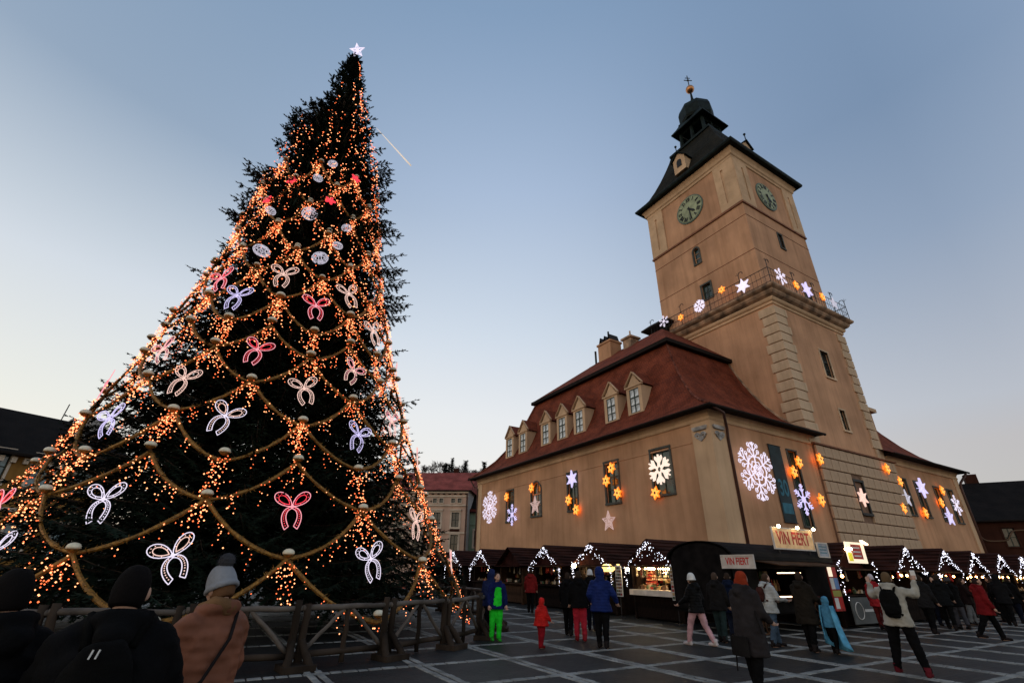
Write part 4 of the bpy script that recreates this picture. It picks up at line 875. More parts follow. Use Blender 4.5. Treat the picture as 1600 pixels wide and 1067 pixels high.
# banner on the right facade
p0, p1 = ony(1213, 722, CY - .06), ony(1236, 815, CY - .06)
bx = ony(1224, 770, CY).x; M_['ban'] = mat('dark_banner', (.012, .03, .036), .7, .2, 1.5, .1); M_['banfig'] = mat('banner_print', (.03, .15, .21), .7, .15, 2, .05)
ban = thing('banner', 'tall dark banner with large pale blue 30 between the big snowflake and window', 'banner', (bx, CY - .05, 0))
MB().b2(-.62, .62, -.04, .0, 4.4, 9.0).build('cloth', M_['ban'], ban); b = MB(); b.tube([(-.7, -.03, 9.0), (.7, -.03, 9.0)], .03, 5); b.tube([(-.7, -.03, 4.4), (.7, -.03, 4.4)], .03, 5); b.build('batten', M_['iron'], ban)
def text(parent, s, size, M, m_, ex=.004, name='lettering', sx=1.0):
    cu = bpy.data.curves.new('t', 'FONT'); cu.body = s; cu.size = size; cu.align_x = 'CENTER'; cu.align_y = 'CENTER'; cu.extrude = ex; cu.offset = size * .022
    ob = bpy.data.objects.new('t', cu); COL.objects.link(ob); dg = bpy.context.evaluated_depsgraph_get(); me = bpy.data.meshes.new_from_object(ob.evaluated_get(dg)); bpy.data.objects.remove(ob); bpy.data.curves.remove(cu)
    me.materials.clear(); me.materials.append(m_); o = bpy.data.objects.new(name, me); COL.objects.link(o); o.parent = parent; o.matrix_local = M @ MX.Diagonal((sx, 1, 1, 1)); return o
text(ban, '30', 1.35, MBf(0, 6.35, -.05), M_['banfig'], .004, 'lettering', .72); MB().b2(-.5, .5, -.045, -.04, 4.9, 5.5).build('print_panel', M_['banfig'], ban)
# ================================================================ log fence round the tree
M_['log'] = mat('weathered_log', (.042, .03, .022), .85, .3, 1.5, .6, 14, stretch=(1, 1, .25), spec=.08); M_['logp'] = mat('pale_rail_log', (.11, .09, .075), .85, .25, 2, .5, 14)
FR = 8.65
fence = thing('log_fence', 'rustic round log fence ringing the foot of the Christmas tree', 'fence', (TX, TY, 0))
g0 = onz(455, 1045); A0 = math.atan2(g0.y - TY, g0.x - TX); dA = 1.82 / FR
rf = random.Random(4)
def jl(p0, p1, r0, r1, n=8):
    b = MB(); N = 5; P = [V(p0).lerp(V(p1), i / N) + V((rf.uniform(-.012, .012), rf.uniform(-.012, .012), rf.uniform(-.012, .012))) * (0 if i in (0, N) else 1) for i in range(N + 1)]
    return b.tube(P, [r0 + (r1 - r0) * i / N for i in range(N + 1)], n)
def fp(a, r=FR, z=0): return V((r * math.cos(a), r * math.sin(a), z))
for k in range(-8, 17):
    a = A0 + k * dA; t = V((-math.sin(a), math.cos(a), 0)); n = V((math.cos(a), math.sin(a), 0)); P = fp(a)
    for sg in (-1, 1):
        q = P + t * sg * .085; jl(q + V((0, 0, 0)), q + V((rf.uniform(-.02, .02), 0, 1.02 + rf.uniform(-.03, .05))), .075, .06).build('post', M_['log'], fence, smooth=True)
        jl(q + n * .05 + V((0, 0, .42)), q + n * .36 + t * sg * .12 + V((0, 0, .02)), .06, .075).build('foot_brace', M_['log'], fence, smooth=True)
    MB().box(P + n * .2 + V((0, 0, .05)), (.5, .55, .1), MX.Rotation(a, 3, 'Z')).build('foot_block', M_['log'], fence)
    if k == 16: break
    b_ = a + dA; Q = fp(b_); Mi = (P + Q) / 2
    jl(P + V((0, 0, .93)), Q + V((0, 0, .93 + rf.uniform(-.03, .03))), .052, .045).build('rail', M_['logp'], fence, smooth=True)
    jl(P + V((0, 0, .2)), Q + V((0, 0, .2)), .055, .05).build('rail', M_['log'], fence, smooth=True)
    jl(Mi + V((0, 0, .02)), Mi + V((0, 0, .9)), .05, .045).build('post', M_['log'], fence, smooth=True)
    for S_ in (P, Q): jl(S_.lerp(Mi, .12) + V((0, 0, .22)), Mi.lerp(S_, .08) + V((0, 0, .9)), .04, .034).build('brace', M_['logp'], fence, smooth=True)

# ================================================================ market stalls
M_['sroof'] = mat('stall_roof_boards', (.034, .0115, .008), .75, .3, 2, .4, 12, stretch=(3, .5, 1), spec=.06); M_['swood'] = mat('stall_dark_wood', (.014, .008, .006), .8, .3, 3, .3, 18, spec=.06); M_['swoodr'] = mat('stall_red_wood', (.035, .010, .008), .8, .25, 3, .3, 18, spec=.06)
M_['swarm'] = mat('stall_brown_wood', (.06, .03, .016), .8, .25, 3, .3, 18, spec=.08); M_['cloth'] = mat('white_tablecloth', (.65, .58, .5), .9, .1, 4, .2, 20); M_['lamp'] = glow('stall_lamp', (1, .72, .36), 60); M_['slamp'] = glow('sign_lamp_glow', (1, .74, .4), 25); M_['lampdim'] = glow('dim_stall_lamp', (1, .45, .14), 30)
M_['ice'] = glow('white_bulb', (.86, .86, 1), 3.2); M_['strip'] = glow('warm_strip_light', (1, .62, .36), 5); M_['redg'] = mat('red_goods', (.32, .025, .02), .6, .3, 6, .1); M_['white'] = mat('white_board', (.62, .62, .6), .6, .05, 3, .05); M_['greyp'] = mat('grey_counter_panel', (.10, .11, .11), .6, .1, 2, .1)
M_['goods'] = [mat('goods_' + n, c, .55, .25, 8, .1) for n, c in (('brown', (.20, .10, .05)), ('cream', (.5, .42, .3)), ('red', (.35, .03, .025)), ('dark', (.05, .035, .03)), ('green', (.06, .10, .05)), ('straw', (.42, .28, .12)))]
M_['litp'] = glow('backlit_print', (1, .82, .6), .9)
rs = random.Random(21)
def stall(label, loc, rz, lit=0.0, bulbs_='full', goods=60, wood='swood', lampcol='lamp', w=2.35, group='wooden gabled market stalls', za=2.8, dep=2.6, cat='market stall', lampside=0):
    t = thing('market_stall', label, cat, loc, rz, group); h = w / 2; ze, ov = 1.82, .33; hw = h + .27
    n = 11
    pl = cached(('plank', round(w, 2), wood), lambda: MB().cham(-w / n / 2 + .006, w / n / 2 - .006, -.025, .02, .06, .92, .008).mesh('plank', M_[wood]))
    for i in range(n): put('plank', pl, t, (-h + w / n * (i + .5), rs.uniform(-.006, .004), 0))
    MB().b2(-h - .06, h + .06, -.22, .5, .95, 1.0).build('counter', M_[wood], t)
    for x in (-h, h): MB().b2(x - .05, x + .05, -.06, .05, 0, ze + .12).build('post', M_[wood], t)
    for x in (-h + .03, h - .03): MB().b2(x - .02, x + .02, .06, dep, .02, ze + .1).build('side_wall', M_[wood], t)
    MB().b2(-h, h, dep - .04, dep, .02, 2.1).build('back_wall', M_['cloth' if lit > 1.2 else 'swarm' if lit else wood], t)  # lit stalls get a paler back wall, interior brightness put into its colour
    for sg in (-1, 1):                                             # roof slopes made of boards
        b = MB(); L = math.hypot(hw, za - ze); an = math.atan2(za - ze, hw); m = 7
        for i in range(m):
            u0, u1 = i / m, (i + 1) / m
            A = V((sg * hw * (1 - u0), -ov, ze + (za - ze) * u0)); B = V((sg * hw * (1 - u1), -ov, ze + (za - ze) * u1)); up = V((sg * math.sin(an), 0, math.cos(an)))
            l = .045; P = [A + up * l, B + up * .012, B - up * .012, A - up * .012]
            b.add(P + [p + V((0, dep + ov + .15, 0)) for p in P], [(0, 1, 2, 3), (7, 6, 5, 4), (0, 4, 5, 1), (1, 5, 6, 2), (2, 6, 7, 3), (3, 7, 4, 0)])
        b.build('roof', M_['sroof'], t, fix=True)
    b = MB(); b.add([(-h - .1, -.05, ze + .05), (h + .1, -.05, ze + .05), (0, -.05, za - .07), (-h - .1, 0, ze + .05), (h + .1, 0, ze + .05), (0, 0, za - .07)], [(0, 1, 2), (5, 4, 3), (0, 3, 4, 1), (1, 4, 5, 2), (2, 5, 3, 0)]); b.build('gable_board', M_['swoodr'], t)
    MB().b2(-h - .08, h + .08, -.45, -.04, ze - .02, ze + .03).build('awning_board', M_['swarm' if lit else 'swoodr'], t)
    if goods:
        b = MB()
        for z, y in ((1.03, .1), (1.03, .32), (1.25, .9), (1.5, 1.0), (1.72, 1.05)):
            for i in range(goods // 5):
                b.cm = rs.randrange(6); x = rs.uniform(-h + .12, h - .12); s = rs.uniform(.05, .13); k = rs.random()
                if k < .5: b.b2(x - s * .7, x + s * .7, y - s / 2, y + s / 2, z, z + s * rs.uniform(.7, 1.6))
                elif k < .8: b.lathe([(s * .4, 0), (s * .5, s * .5), (s * .45, s), (s * .18, s * 1.3), (s * .16, s * 1.7)], 7, (x, y, z))
                else: b.ball((x, y, z + s * .5), s * .5, 7, 5)
        for i in range(goods // 6): b.cm = rs.randrange(6); x = rs.uniform(-h + .1, h - .1); l = rs.uniform(.1, .3); b.tube([(x, .05, ze - .04), (x, .05, ze - .04 - l)], .03, 5); b.ball((x, .05, ze - .08 - l), .05, 6, 4)
        b.cm = 0; o = b.build('goods', M_['goods'], t); o['kind'] = 'stuff'; MB().b2(-h + .06, h - .06, .85, 1.15, 1.21, 1.245).build('shelf', M_['swarm'], t); MB().b2(-h + .06, h - .06, .9, 1.15, 1.46, 1.49).build('shelf', M_['swarm'], t)
    if lit:
        b = MB(); b.ball((lampside * (h - .2), .3, ze - .22), .055 * (1 if lit >= 1 else .8), 10, 7); b.build('bulb', M_[lampcol], t); MB().tube([(lampside * (h - .2), .3, ze + .1), (lampside * (h - .2), .3, ze - .16)], .012, 5).build('lamp_cord', M_['black'], t)
    if lit > 1.2: MB().tube([(-h + .15, .12, ze - .07), (h - .15, .12, ze - .07)], .03, 6).build('strip_light', M_['lamp'], t)  # extra light tube added to brighten the inside of the brightest stall
    if bulbs_ == 'gable':
        for x in (-.7, -.1, .55)[:rs.choice((2, 3))]: MB().ball((x + rs.uniform(-.1, .1), -.2, ze - .16), .045, 8, 6).build('bulb', M_['lampdim'], t)
    if bulbs_:
        b = MB()
        def bl(x, y, z, r=.017): b.octa((x, y, z), r * rs.uniform(.7, 1.25))
        for sg in (-1, 1):
            for i in range(42 if bulbs_ == 'full' else 34):
                s = rs.random(); bl(sg * (hw * .97) * s + rs.gauss(0, .03), -ov - .03, za - .06 - (za - ze) * s - abs(rs.gauss(0, .17)))
            if bulbs_ == 'full':
                for i in range(14): bl(sg * (h + .1) + rs.gauss(0, .03), -ov, rs.uniform(1.0, ze))
        for i in range(26): q = abs(rs.gauss(0, .28)); bl(rs.gauss(0, .10 + q * .5), -ov - .02, za - .1 - q, .018)
        o = b.build('fairy_lights', M_['ice'], t); o['kind'] = 'stuff'
    return t
RA = -PI / 2; UA = 15.2
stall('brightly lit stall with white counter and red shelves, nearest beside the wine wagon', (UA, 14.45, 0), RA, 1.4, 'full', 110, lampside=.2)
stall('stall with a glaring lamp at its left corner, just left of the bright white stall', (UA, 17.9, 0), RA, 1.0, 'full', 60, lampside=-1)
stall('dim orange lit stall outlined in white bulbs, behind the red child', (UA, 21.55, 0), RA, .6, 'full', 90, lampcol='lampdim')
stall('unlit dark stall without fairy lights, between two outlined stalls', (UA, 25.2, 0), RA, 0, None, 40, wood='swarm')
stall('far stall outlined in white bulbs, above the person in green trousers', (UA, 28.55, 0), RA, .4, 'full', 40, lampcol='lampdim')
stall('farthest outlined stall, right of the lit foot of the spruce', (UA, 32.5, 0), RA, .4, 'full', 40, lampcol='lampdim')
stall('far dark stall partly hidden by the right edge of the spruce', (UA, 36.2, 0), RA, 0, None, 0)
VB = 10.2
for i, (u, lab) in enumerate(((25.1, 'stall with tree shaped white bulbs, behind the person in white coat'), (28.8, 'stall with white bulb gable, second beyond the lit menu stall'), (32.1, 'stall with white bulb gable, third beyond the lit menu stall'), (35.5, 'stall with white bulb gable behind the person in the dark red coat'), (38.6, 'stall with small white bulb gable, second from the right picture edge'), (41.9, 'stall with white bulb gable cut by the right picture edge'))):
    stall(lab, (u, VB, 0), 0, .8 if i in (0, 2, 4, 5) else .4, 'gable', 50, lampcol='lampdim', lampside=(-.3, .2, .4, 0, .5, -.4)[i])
# goods of the bright stall
def onfrontA(px, py, off=0.0): return onx(px, py, UA - off)
def cardrack(p, lab):
    t = thing('postcard_rack', lab, 'postcard rack', (p.x, p.y, 0), RA, 'postcard racks beside the bright stall'); MB().b2(-.17, .17, -.03, .0, .75, 1.85).build('board', M_['white'], t); MB().tube([(0, .0, 0), (0, .0, .8)], .02, 5).build('stand', M_['iron'], t); MB().tube([(-.2, .0, .03), (.2, 0, .03)], .02, 5).build('stand_foot', M_['iron'], t)
    b = MB()
    for i in range(3):
        for j in range(9): b.cm = rs.randrange(6); b.b2(-.15 + i * .105, -.06 + i * .105, -.04, -.031, .78 + j * .117, .78 + j * .117 + .085)
    b.cm = 0; b.build('card', M_['goods'], t)['kind'] = 'stuff'
cardrack(V((14.6, 15.85, 0)), 'pale postcard rack at the left of the bright stall'); cardrack(V((14.6, 13.0, 0)), 'blue grey postcard rack at the right of the bright stall')
b = MB(); b.b2(-1.22, 1.22, -.26, .5, 1.002, 1.012); b.b2(-1.22, 1.22, -.27, -.255, .82, 1.012); o = b.build('tablecloth', M_['cloth'], None, loc=(UA, 14.45, 0), rz=RA); tag(o, 'white cloth over the counter of the brightest stall', 'tablecloth')
t = thing('display_shelf', 'red stepped shelf of small goods inside the bright stall, left side', 'shelf', (UA + .35, 15.15, 0), RA)
for j in range(5): MB().b2(-.32 + j * .02, .32 - j * .02, .05 + j * .05, .12 + j * .05, 1.06 + j * .125, 1.16 + j * .125).build('shelf_board', M_['redg'], t)
b = MB()
for j in range(5):
    for i in range(7): b.cm = 1 if rs.random() < .5 else 5; b.ball((-.26 + i * .085, .04 + j * .05, 1.1 + j * .125), .022, 6, 4)
b.cm = 0; b.build('trinket', M_['goods'], t)['kind'] = 'stuff'
b = MB(); b.tube([(.13 * math.cos(q), 0, .13 * math.sin(q)) for q in [2 * PI * i / 16 for i in range(16)]], .04, 6, closed=True); b.tube([(0, 0, .13), (0, 0, .32)], .01, 4)
o = b.build('wreath', M_['goods'][4], None, loc=(UA - .1, 13.55, 1.55), rz=RA); tag(o, 'small dark wreath hanging in the bright stall near its right post', 'wreath')
b = MB(); b.add([(-.5, -.35, 1.62), (.5, -.35, 1.62), (.5, .1, 1.9), (-.5, .1, 1.9)], [(0, 1, 2, 3)]); b.add([(-.5, -.33, 1.60), (.5, -.33, 1.60), (.5, .12, 1.88), (-.5, .12, 1.88)], [(3, 2, 1, 0)])
o = b.build('glowing_canopy', glow('glowing_yellow_canopy', (1, .72, .25), 1.6), None, loc=(UA - .15, 16.85, .02), rz=RA); tag(o, 'small glowing yellow canopy at right corner of the second stall', 'canopy')  # canopy cloth emits by itself, its lit look is put into the material
b = MB(); b.ball((0, 0, 0), .10, 12, 8); o = b.build('lamp', M_['lamp'], None, loc=(UA - .45, 18.95, 1.85)); tag(o, 'glaring round lamp at the left corner of the second stall', 'lamp')
b = MB(); b.ball((0, 0, 0), .07, 12, 8); o = b.build('lamp', M_['lamp'], None, loc=(UA - .4, 15.55, 1.72)); tag(o, 'round white lamp above the left postcard rack', 'lamp')
# rows of hanging trinkets inside the bright stall
b = MB()
for j in range(4):
    for i in range(20): b.cm = rs.choice((1, 1, 5, 0)); x = -1.0 + i * .075 + rs.uniform(-.02, .02); b.tube([(x, .5, 1.78 - j * .12), (x, .5, 1.70 - j * .12)], .02, 5)
b.cm = 0; o = b.build('hanging_goods', M_['goods'], None, loc=(UA, 14.1, 0), rz=RA); tag(o, 'rows of small pale trinkets hung inside the bright stall', 'goods', None, 'stuff')

# ---------------------------------------------------------------- mulled wine wagon with arched roof
M_['wblack'] = mat('wagon_black_paint', (.007, .006, .006), .7, .3, 3, .2, 18, spec=.06)
wg = thing('wine_wagon', 'black arched roof mulled wine wagon with spoked wheels and awning', 'wagon', (13.9, 10.1, 0))
WLn, WD = 5.2, 2.35
def archp(r, n=16): return [(r * math.cos(PI * i / n), .42 * r * math.sin(PI * i / n)) for i in range(n + 1)]
b = MB(); zt = 2.02; hy = WD / 2
for xx in (0, WLn):
    pts = [V((xx, hy - y, zt + z)) for y, z in archp(hy)]; b.v += [tuple(p) for p in pts] + [(xx, 0, .55), (xx, WD, .55)]
b.f = [tuple(range(17)) + (17 + 1, 17)]; b.f[0] = tuple(range(17)) + (18, 17); b.f.append(tuple(19 + i for i in range(17)) + (37, 36)); b.f.append((18, 37, 35, 16)[::-1]); b.mi = [0] * 3
b.b2(0, 1.2, 0, .06, .55, 2.02); b.b2(3.9, WLn, 0, .06, .55, 2.02); b.b2(1.2, 3.9, 0, .06, .55, .95); b.b2(1.2, 3.9, 0, .06, 1.78, 2.02); b.b2(0, WLn, .06, WD, .5, .58)
b.build('body', M_['wblack'], wg)
b = MB(); ro = archp(hy + .16); ri = archp(hy + .09)
for x0, x1 in ((-.04, WLn + .3),):
    P = [V((x, hy - y, zt + z)) for x in (x0, x1) for pr in (ro, ri) for y, z in pr]; b.v = [tuple(p) for p in P]
    for i in range(16): b.f += [(i, i + 1, 35 + i, 34 + i), (17 + i + 1, 17 + i, 51 + i, 52 + i), (i, 17 + i, 18 + i, i + 1), (34 + i + 1, 52 + i, 51 + i, 34 + i)]
    b.mi = [0] * len(b.f)
b.build('arched_roof', M_['wblack'], wg, fix=True)
for x in (1.0, 4.2):
    b = MB(); b.tube([(x + .42 * math.cos(q), -.05, .42 + .42 * math.sin(q)) for q in [2 * PI * i / 20 for i in range(20)]], .04, 6, closed=True); b.tube([(x, -.12, .42), (x, .2, .42)], .07, 8); w_ = b.build('wheel', M_['swarm'], wg)
    b = MB()
    for i in range(10): q = 2 * PI * i / 10; b.tube([(x, -.05, .42), (x + .41 * math.cos(q), -.05, .42 + .41 * math.sin(q))], .018, 5)
    b.build('spokes', M_['swarm'], w_)
MB().add([(1.0, 0, 2.0), (4.6, 0, 2.0), (4.6, -.9, 1.86), (1.0, -.9, 1.86), (1.0, 0, 2.03), (4.6, 0, 2.03), (4.6, -.9, 1.89), (1.0, -.9, 1.89)], [(0, 1, 2, 3), (7, 6, 5, 4), (3, 2, 6, 7), (0, 3, 7, 4), (1, 5, 6, 2)]).build('awning', M_['swarm'], wg)
MB().b2(1.2, 3.9, -.3, .05, .95, 1.0).build('counter', M_['swoodr'], wg); MB().b2(.1, WLn - .1, WD - .2, WD - .12, .6, 2.0).build('back_wall', M_['swoodr'], wg)
b = MB()
for i in range(16): b.cm = rs.choice((0, 2, 4, 5, 3)); x = 1.35 + i * .16; b.lathe([(.05, 0), (.055, .2), (.02, .28), (.02, .36)], 7, (x, 1.0, 1.1))
b.cm = 0; b.build('bottle', M_['goods'], wg)['kind'] = 'stuff'
for i in range(9): MB().b2(1.3 + i * .28, 1.5 + i * .28, 1.3, 1.34, 1.0, 1.72).build('curtain', M_['goods'][(0, 2, 0, 5, 4, 1, 3, 4, 1)[i]], wg)
MB().tube([(2.2, -.05, 1.66), (3.5, -.05, 1.68)], .018, 6).build('strip_light', M_['strip'], wg); MB().tube([(1.4, -.32, 1.0), (2.9, -.32, 1.0)], .018, 6).build('strip_light', M_['strip'], wg)
M_['redl'] = mat('red_lettering', (.45, .02, .015), .5, .1, 5, 0); M_['signw'] = mat('cream_sign_board', (.52, .48, .44), .6, .08, 4, .05)
def signboard(name, lab, cat, p, nrm, w, h, s, bg, fg, sx=1.0, frame=True, size=None):
    t = thing(name, lab, cat); t.matrix_world = frame_at(p, nrm)
    MB().b2(-w / 2, w / 2, -h / 2, h / 2, -.03, 0).build('board', bg, t)
    if frame:
        b = MB()
        for q in ((-w / 2 - .03, w / 2 + .03, h / 2, h / 2 + .04), (-w / 2 - .03, w / 2 + .03, -h / 2 - .04, -h / 2), (-w / 2 - .03, -w / 2, -h / 2, h / 2), (w / 2, w / 2 + .03, -h / 2, h / 2)): b.b2(*q, -.035, .02)
        b.build('sign_frame', M_['signw'], t)
    if s: text(t, s, size or h * .92, MX.Translation((0, 0, .001)), fg, .004, 'lettering', sx)
    return t
p0 = onx(1152, 877, 13.82); signboard('wagon_sign', 'white board reading VIN FIERT in red on the arched wagon end', 'sign', p0, V((-1, 0, 0)), 1.05, .30, 'VIN FIERT', M_['signw'], M_['redl'], .66)
p0 = ony(1240, 842, 10.05); sg_ = signboard('lit_sign', 'glowing rooftop sign reading VIN FIERT with three lamps on top', 'sign', p0, V((0, -1, 0)), 2.35, .62, 'VIN FIERT', mat('gilded_sign_board', (.5, .36, .2), .5, .2, 3, .1, emit=(1, .55, .22), es=.18), M_['redl'], .78)
for x in (-1.0, .1, 1.1): MB().ball((x, .36, .16), .055, 10, 7).build('sign_lamp', M_['slamp'], sg_); MB().tube([(x, .33, -.02), (x, .42, .1), (x, .4, .16)], .012, 5).build('lamp_arm', M_['iron'], sg_)
for x in (-.9, .9): MB().tube([(x, -.3, -.05), (x, -.8, -.05)], .03, 5).build('sign_post', M_['iron'], sg_)
p0 = ony(1286, 859, 10.0); t = signboard('blue_sign', 'small pale blue notice board right of the glowing rooftop sign', 'sign', p0, V((0, -1, 0)), .62, .42, None, mat('pale_blue_board', (.24, .30, .38), .6), None)
for j in range(3): MB().b2(-.22, .22, .09 - j * .1, .125 - j * .1, 0, .004).build('print_line', M_['banfig'], t)
b = MB(); t = thing('poster_board', 'tall lit board of drink posters at the right end of the wine wagon', 'poster board', (18.75, 9.75, 0))
MB().b2(-.28, .28, -.02, .02, .55, 1.95).build('board', M_['redg'], t)
for i, (x0, x1, z0, z1, c) in enumerate(((-.25, .0, 1.58, 1.9, M_['litp']), (.02, .25, 1.58, 1.88, M_['redl']), (-.25, -.02, 1.2, 1.54, M_['white']), (.0, .25, 1.2, 1.54, mat('blue_print', (.12, .25, .5), .5)), (-.25, .25, .98, 1.16, mat('yellow_green_print', (.3, .3, .06), .5)), (-.25, -.02, .62, .94, M_['white']), (.02, .25, .62, .94, M_['redl']))): MB().b2(x0, x1, -.028, -.021, z0, z1).build('poster', c, t)
# ---------------------------------------------------------------- stall with the lit menu and grey counter
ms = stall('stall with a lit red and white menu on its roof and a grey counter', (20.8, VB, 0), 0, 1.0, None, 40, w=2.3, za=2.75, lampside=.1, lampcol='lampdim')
MB().b2(-1.05, 1.05, -.34, -.3, .12, .93).build('counter_front', M_['greyp'], ms)
b = MB(); b.tube([(-.62 + .26 * math.cos(q), -.35, .52 + .26 * math.sin(q)) for q in [2 * PI * i / 24 for i in range(24)]], .014, 5, closed=True); b.b2(-.25, .7, -.346, -.341, .48, .56); b.build('emblem', M_['white'], ms)
b = MB()
for sg in (-1, 1):
    for i in range(26): b.octa((sg * 1.25 + rs.gauss(0, .05), -.35 + rs.gauss(0, .03), rs.uniform(.85, 2.1)), .02 * rs.uniform(.7, 1.2))
b.build('fairy_lights', M_['ice'], ms)['kind'] = 'stuff'
p0 = ony(1338, 863, VB - .35); t = signboard('menu_sign', 'lit red and white menu board with a yellow patch on the stall roof', 'sign', p0, V((0, -1, 0)), 1.35, .72, None, M_['litp'], None, frame=False)
MB().b2(-.3, .42, -.22, .28, 0, .006).build('print', M_['redl'], t); MB().b2(-.64, -.34, -.3, -.02, 0, .006).build('print', mat('yellow_print', (.6, .55, .03), .5, emit=(.9, .8, .05), es=.4), t); MB().b2(-.64, -.32, .02, .2, 0, .006).build('print', mat('orange_print', (.6, .1, .02), .5), t); b = MB(); [b.b2(-.22, .3, .14 - j * .14, .19 - j * .14, .006, .009) for j in range(3)]; b.build('print_lines', M_['white'], t)['kind'] = 'stuff'
MB().ball((-.72, .1, .1), .07, 8, 6, 2.0).build('sign_lamp', M_['slamp'], t); MB().box((.55, .36, .1), (.4, .05, .1), MX.Rotation(-.3, 3, 'Z')).build('sign_lamp', M_['strip'], t)
# small fir in a pot by the far stalls
pt = thing('potted_fir', 'small dark potted fir in front of the far outlined stalls', 'potted tree', atd(718, 940, 24.5) * 1.0); pt.location.z = 0
MB().lathe([(.2, 0), (.26, .35), (.24, .36)], 10).build('pot', M_['swood'], pt); b = MB()
for i in range(520):
    z = .35 + 1.35 * rs.random() ** 1.3; q = rs.uniform(0, 6.28); r = (1.75 - z) * .34 * rs.uniform(.4, 1.05); P = V((r * math.cos(q), r * math.sin(q), z)); d = V((math.cos(q), math.sin(q), -.2)) * .12; e = V((-math.sin(q), math.cos(q), .2)) * .03; b.add([P - d + e, P - d - e, P + d], [(0, 1, 2)])
b.build('foliage', M_['needle'], pt)['kind'] = 'stuff'
# ================================================================ people
M_['skin'] = mat('skin', (.42, .25, .18), .55, .06, 6, .05); M_['eye'] = mat('eye', (.03, .02, .02), .2)
_cm = {}
def cloth(c, kind='cloth'):
    k = (c, kind)
    if k not in _cm:
        m = mat(f'{kind}_{len(_cm)}', c, .9, .14, 5, .25, 55, spec=.05)
        if kind == 'puffer':                      # stitched quilting
            t = m.node_tree; tc = t.nodes.new('ShaderNodeTexCoord'); w = t.nodes.new('ShaderNodeTexWave'); w.bands_direction = 'Z'; w.inputs['Scale'].default_value = 4.6; w.inputs['Distortion'].default_value = 2.5; w.inputs['Detail'].default_value = 2
            bp = t.nodes.new('ShaderNodeBump'); bp.inputs['Strength'].default_value = .28; bp.inputs['Distance'].default_value = .015; t.links.new(tc.outputs['Object'], w.inputs['Vector']); t.links.new(w.outputs['Fac'], bp.inputs['Height']); t.links.new(bp.outputs[0], t.nodes['Principled BSDF'].inputs['Normal']); t.nodes['Principled BSDF'].inputs['Roughness'].default_value = .55
        _cm[k] = m
    return _cm[k]
def ring(c, rx, ry, fx=V((1, 0, 0)), fy=V((0, 1, 0)), n=14): c = V(c); return [c + fx * (rx * math.cos(2 * PI * i / n)) + fy * (ry * math.sin(2 * PI * i / n)) for i in range(n)]
def limb(b, pts, rad, n=12, flat=1.0):
    """tapered limb through joints; rings at joints and between"""
    P, Rr = [], []
    for i in range(len(pts) - 1):
        for k in range(4): s = k / 4; P.append(V(pts[i]).lerp(V(pts[i + 1]), s)); Rr.append(rad[i] + (rad[i + 1] - rad[i]) * s)
    P.append(V(pts[-1])); Rr.append(rad[-1]); e0 = (P[0] - P[1]).normalized(); e1 = (P[-1] - P[-2]).normalized()
    P = [P[0] + e0 * Rr[0] * .6] + P + [P[-1] + e1 * Rr[-1] * .6]; Rr = [Rr[0] * .6] + Rr + [Rr[-1] * .6]
    b.tube(P, Rr, n)
def remesh(b, vox, m, smooth=3):
    me = b.mesh('m', m); o = bpy.data.objects.new('tmp', me); COL.objects.link(o)
    r = o.modifiers.new('r', 'REMESH'); r.mode = 'VOXEL'; r.voxel_size = vox
    if smooth: s = o.modifiers.new('s', 'SMOOTH'); s.factor = .5; s.iterations = smooth
    dg = bpy.context.evaluated_depsgraph_get(); out = bpy.data.meshes.new_from_object(o.evaluated_get(dg)); bpy.data.objects.remove(o); bpy.data.meshes.remove(me)
    if smooth >= 2 and m is not M_['skin']:      # folds and creases
        from mathutils import noise as NZ
        nv = [q.normal.copy() for q in out.vertices]; ph = rs.uniform(0, 50)
        for q, nn in zip(out.vertices, nv):
            c = q.co; f = NZ.noise(V((c.x * 7 + ph, c.y * 7, c.z * 11 + 4 * c.x))); g = NZ.noise(V((c.x * 19, c.y * 19 + ph, c.z * 27)))
            q.co = c + nn * ((1 - abs(f) * 2) * .013 - .004 + g * .005)
    out.polygons.foreach_set('use_smooth', [True] * len(out.polygons)); out.update()
    if not len(out.materials): out.materials.append(m)
    return out
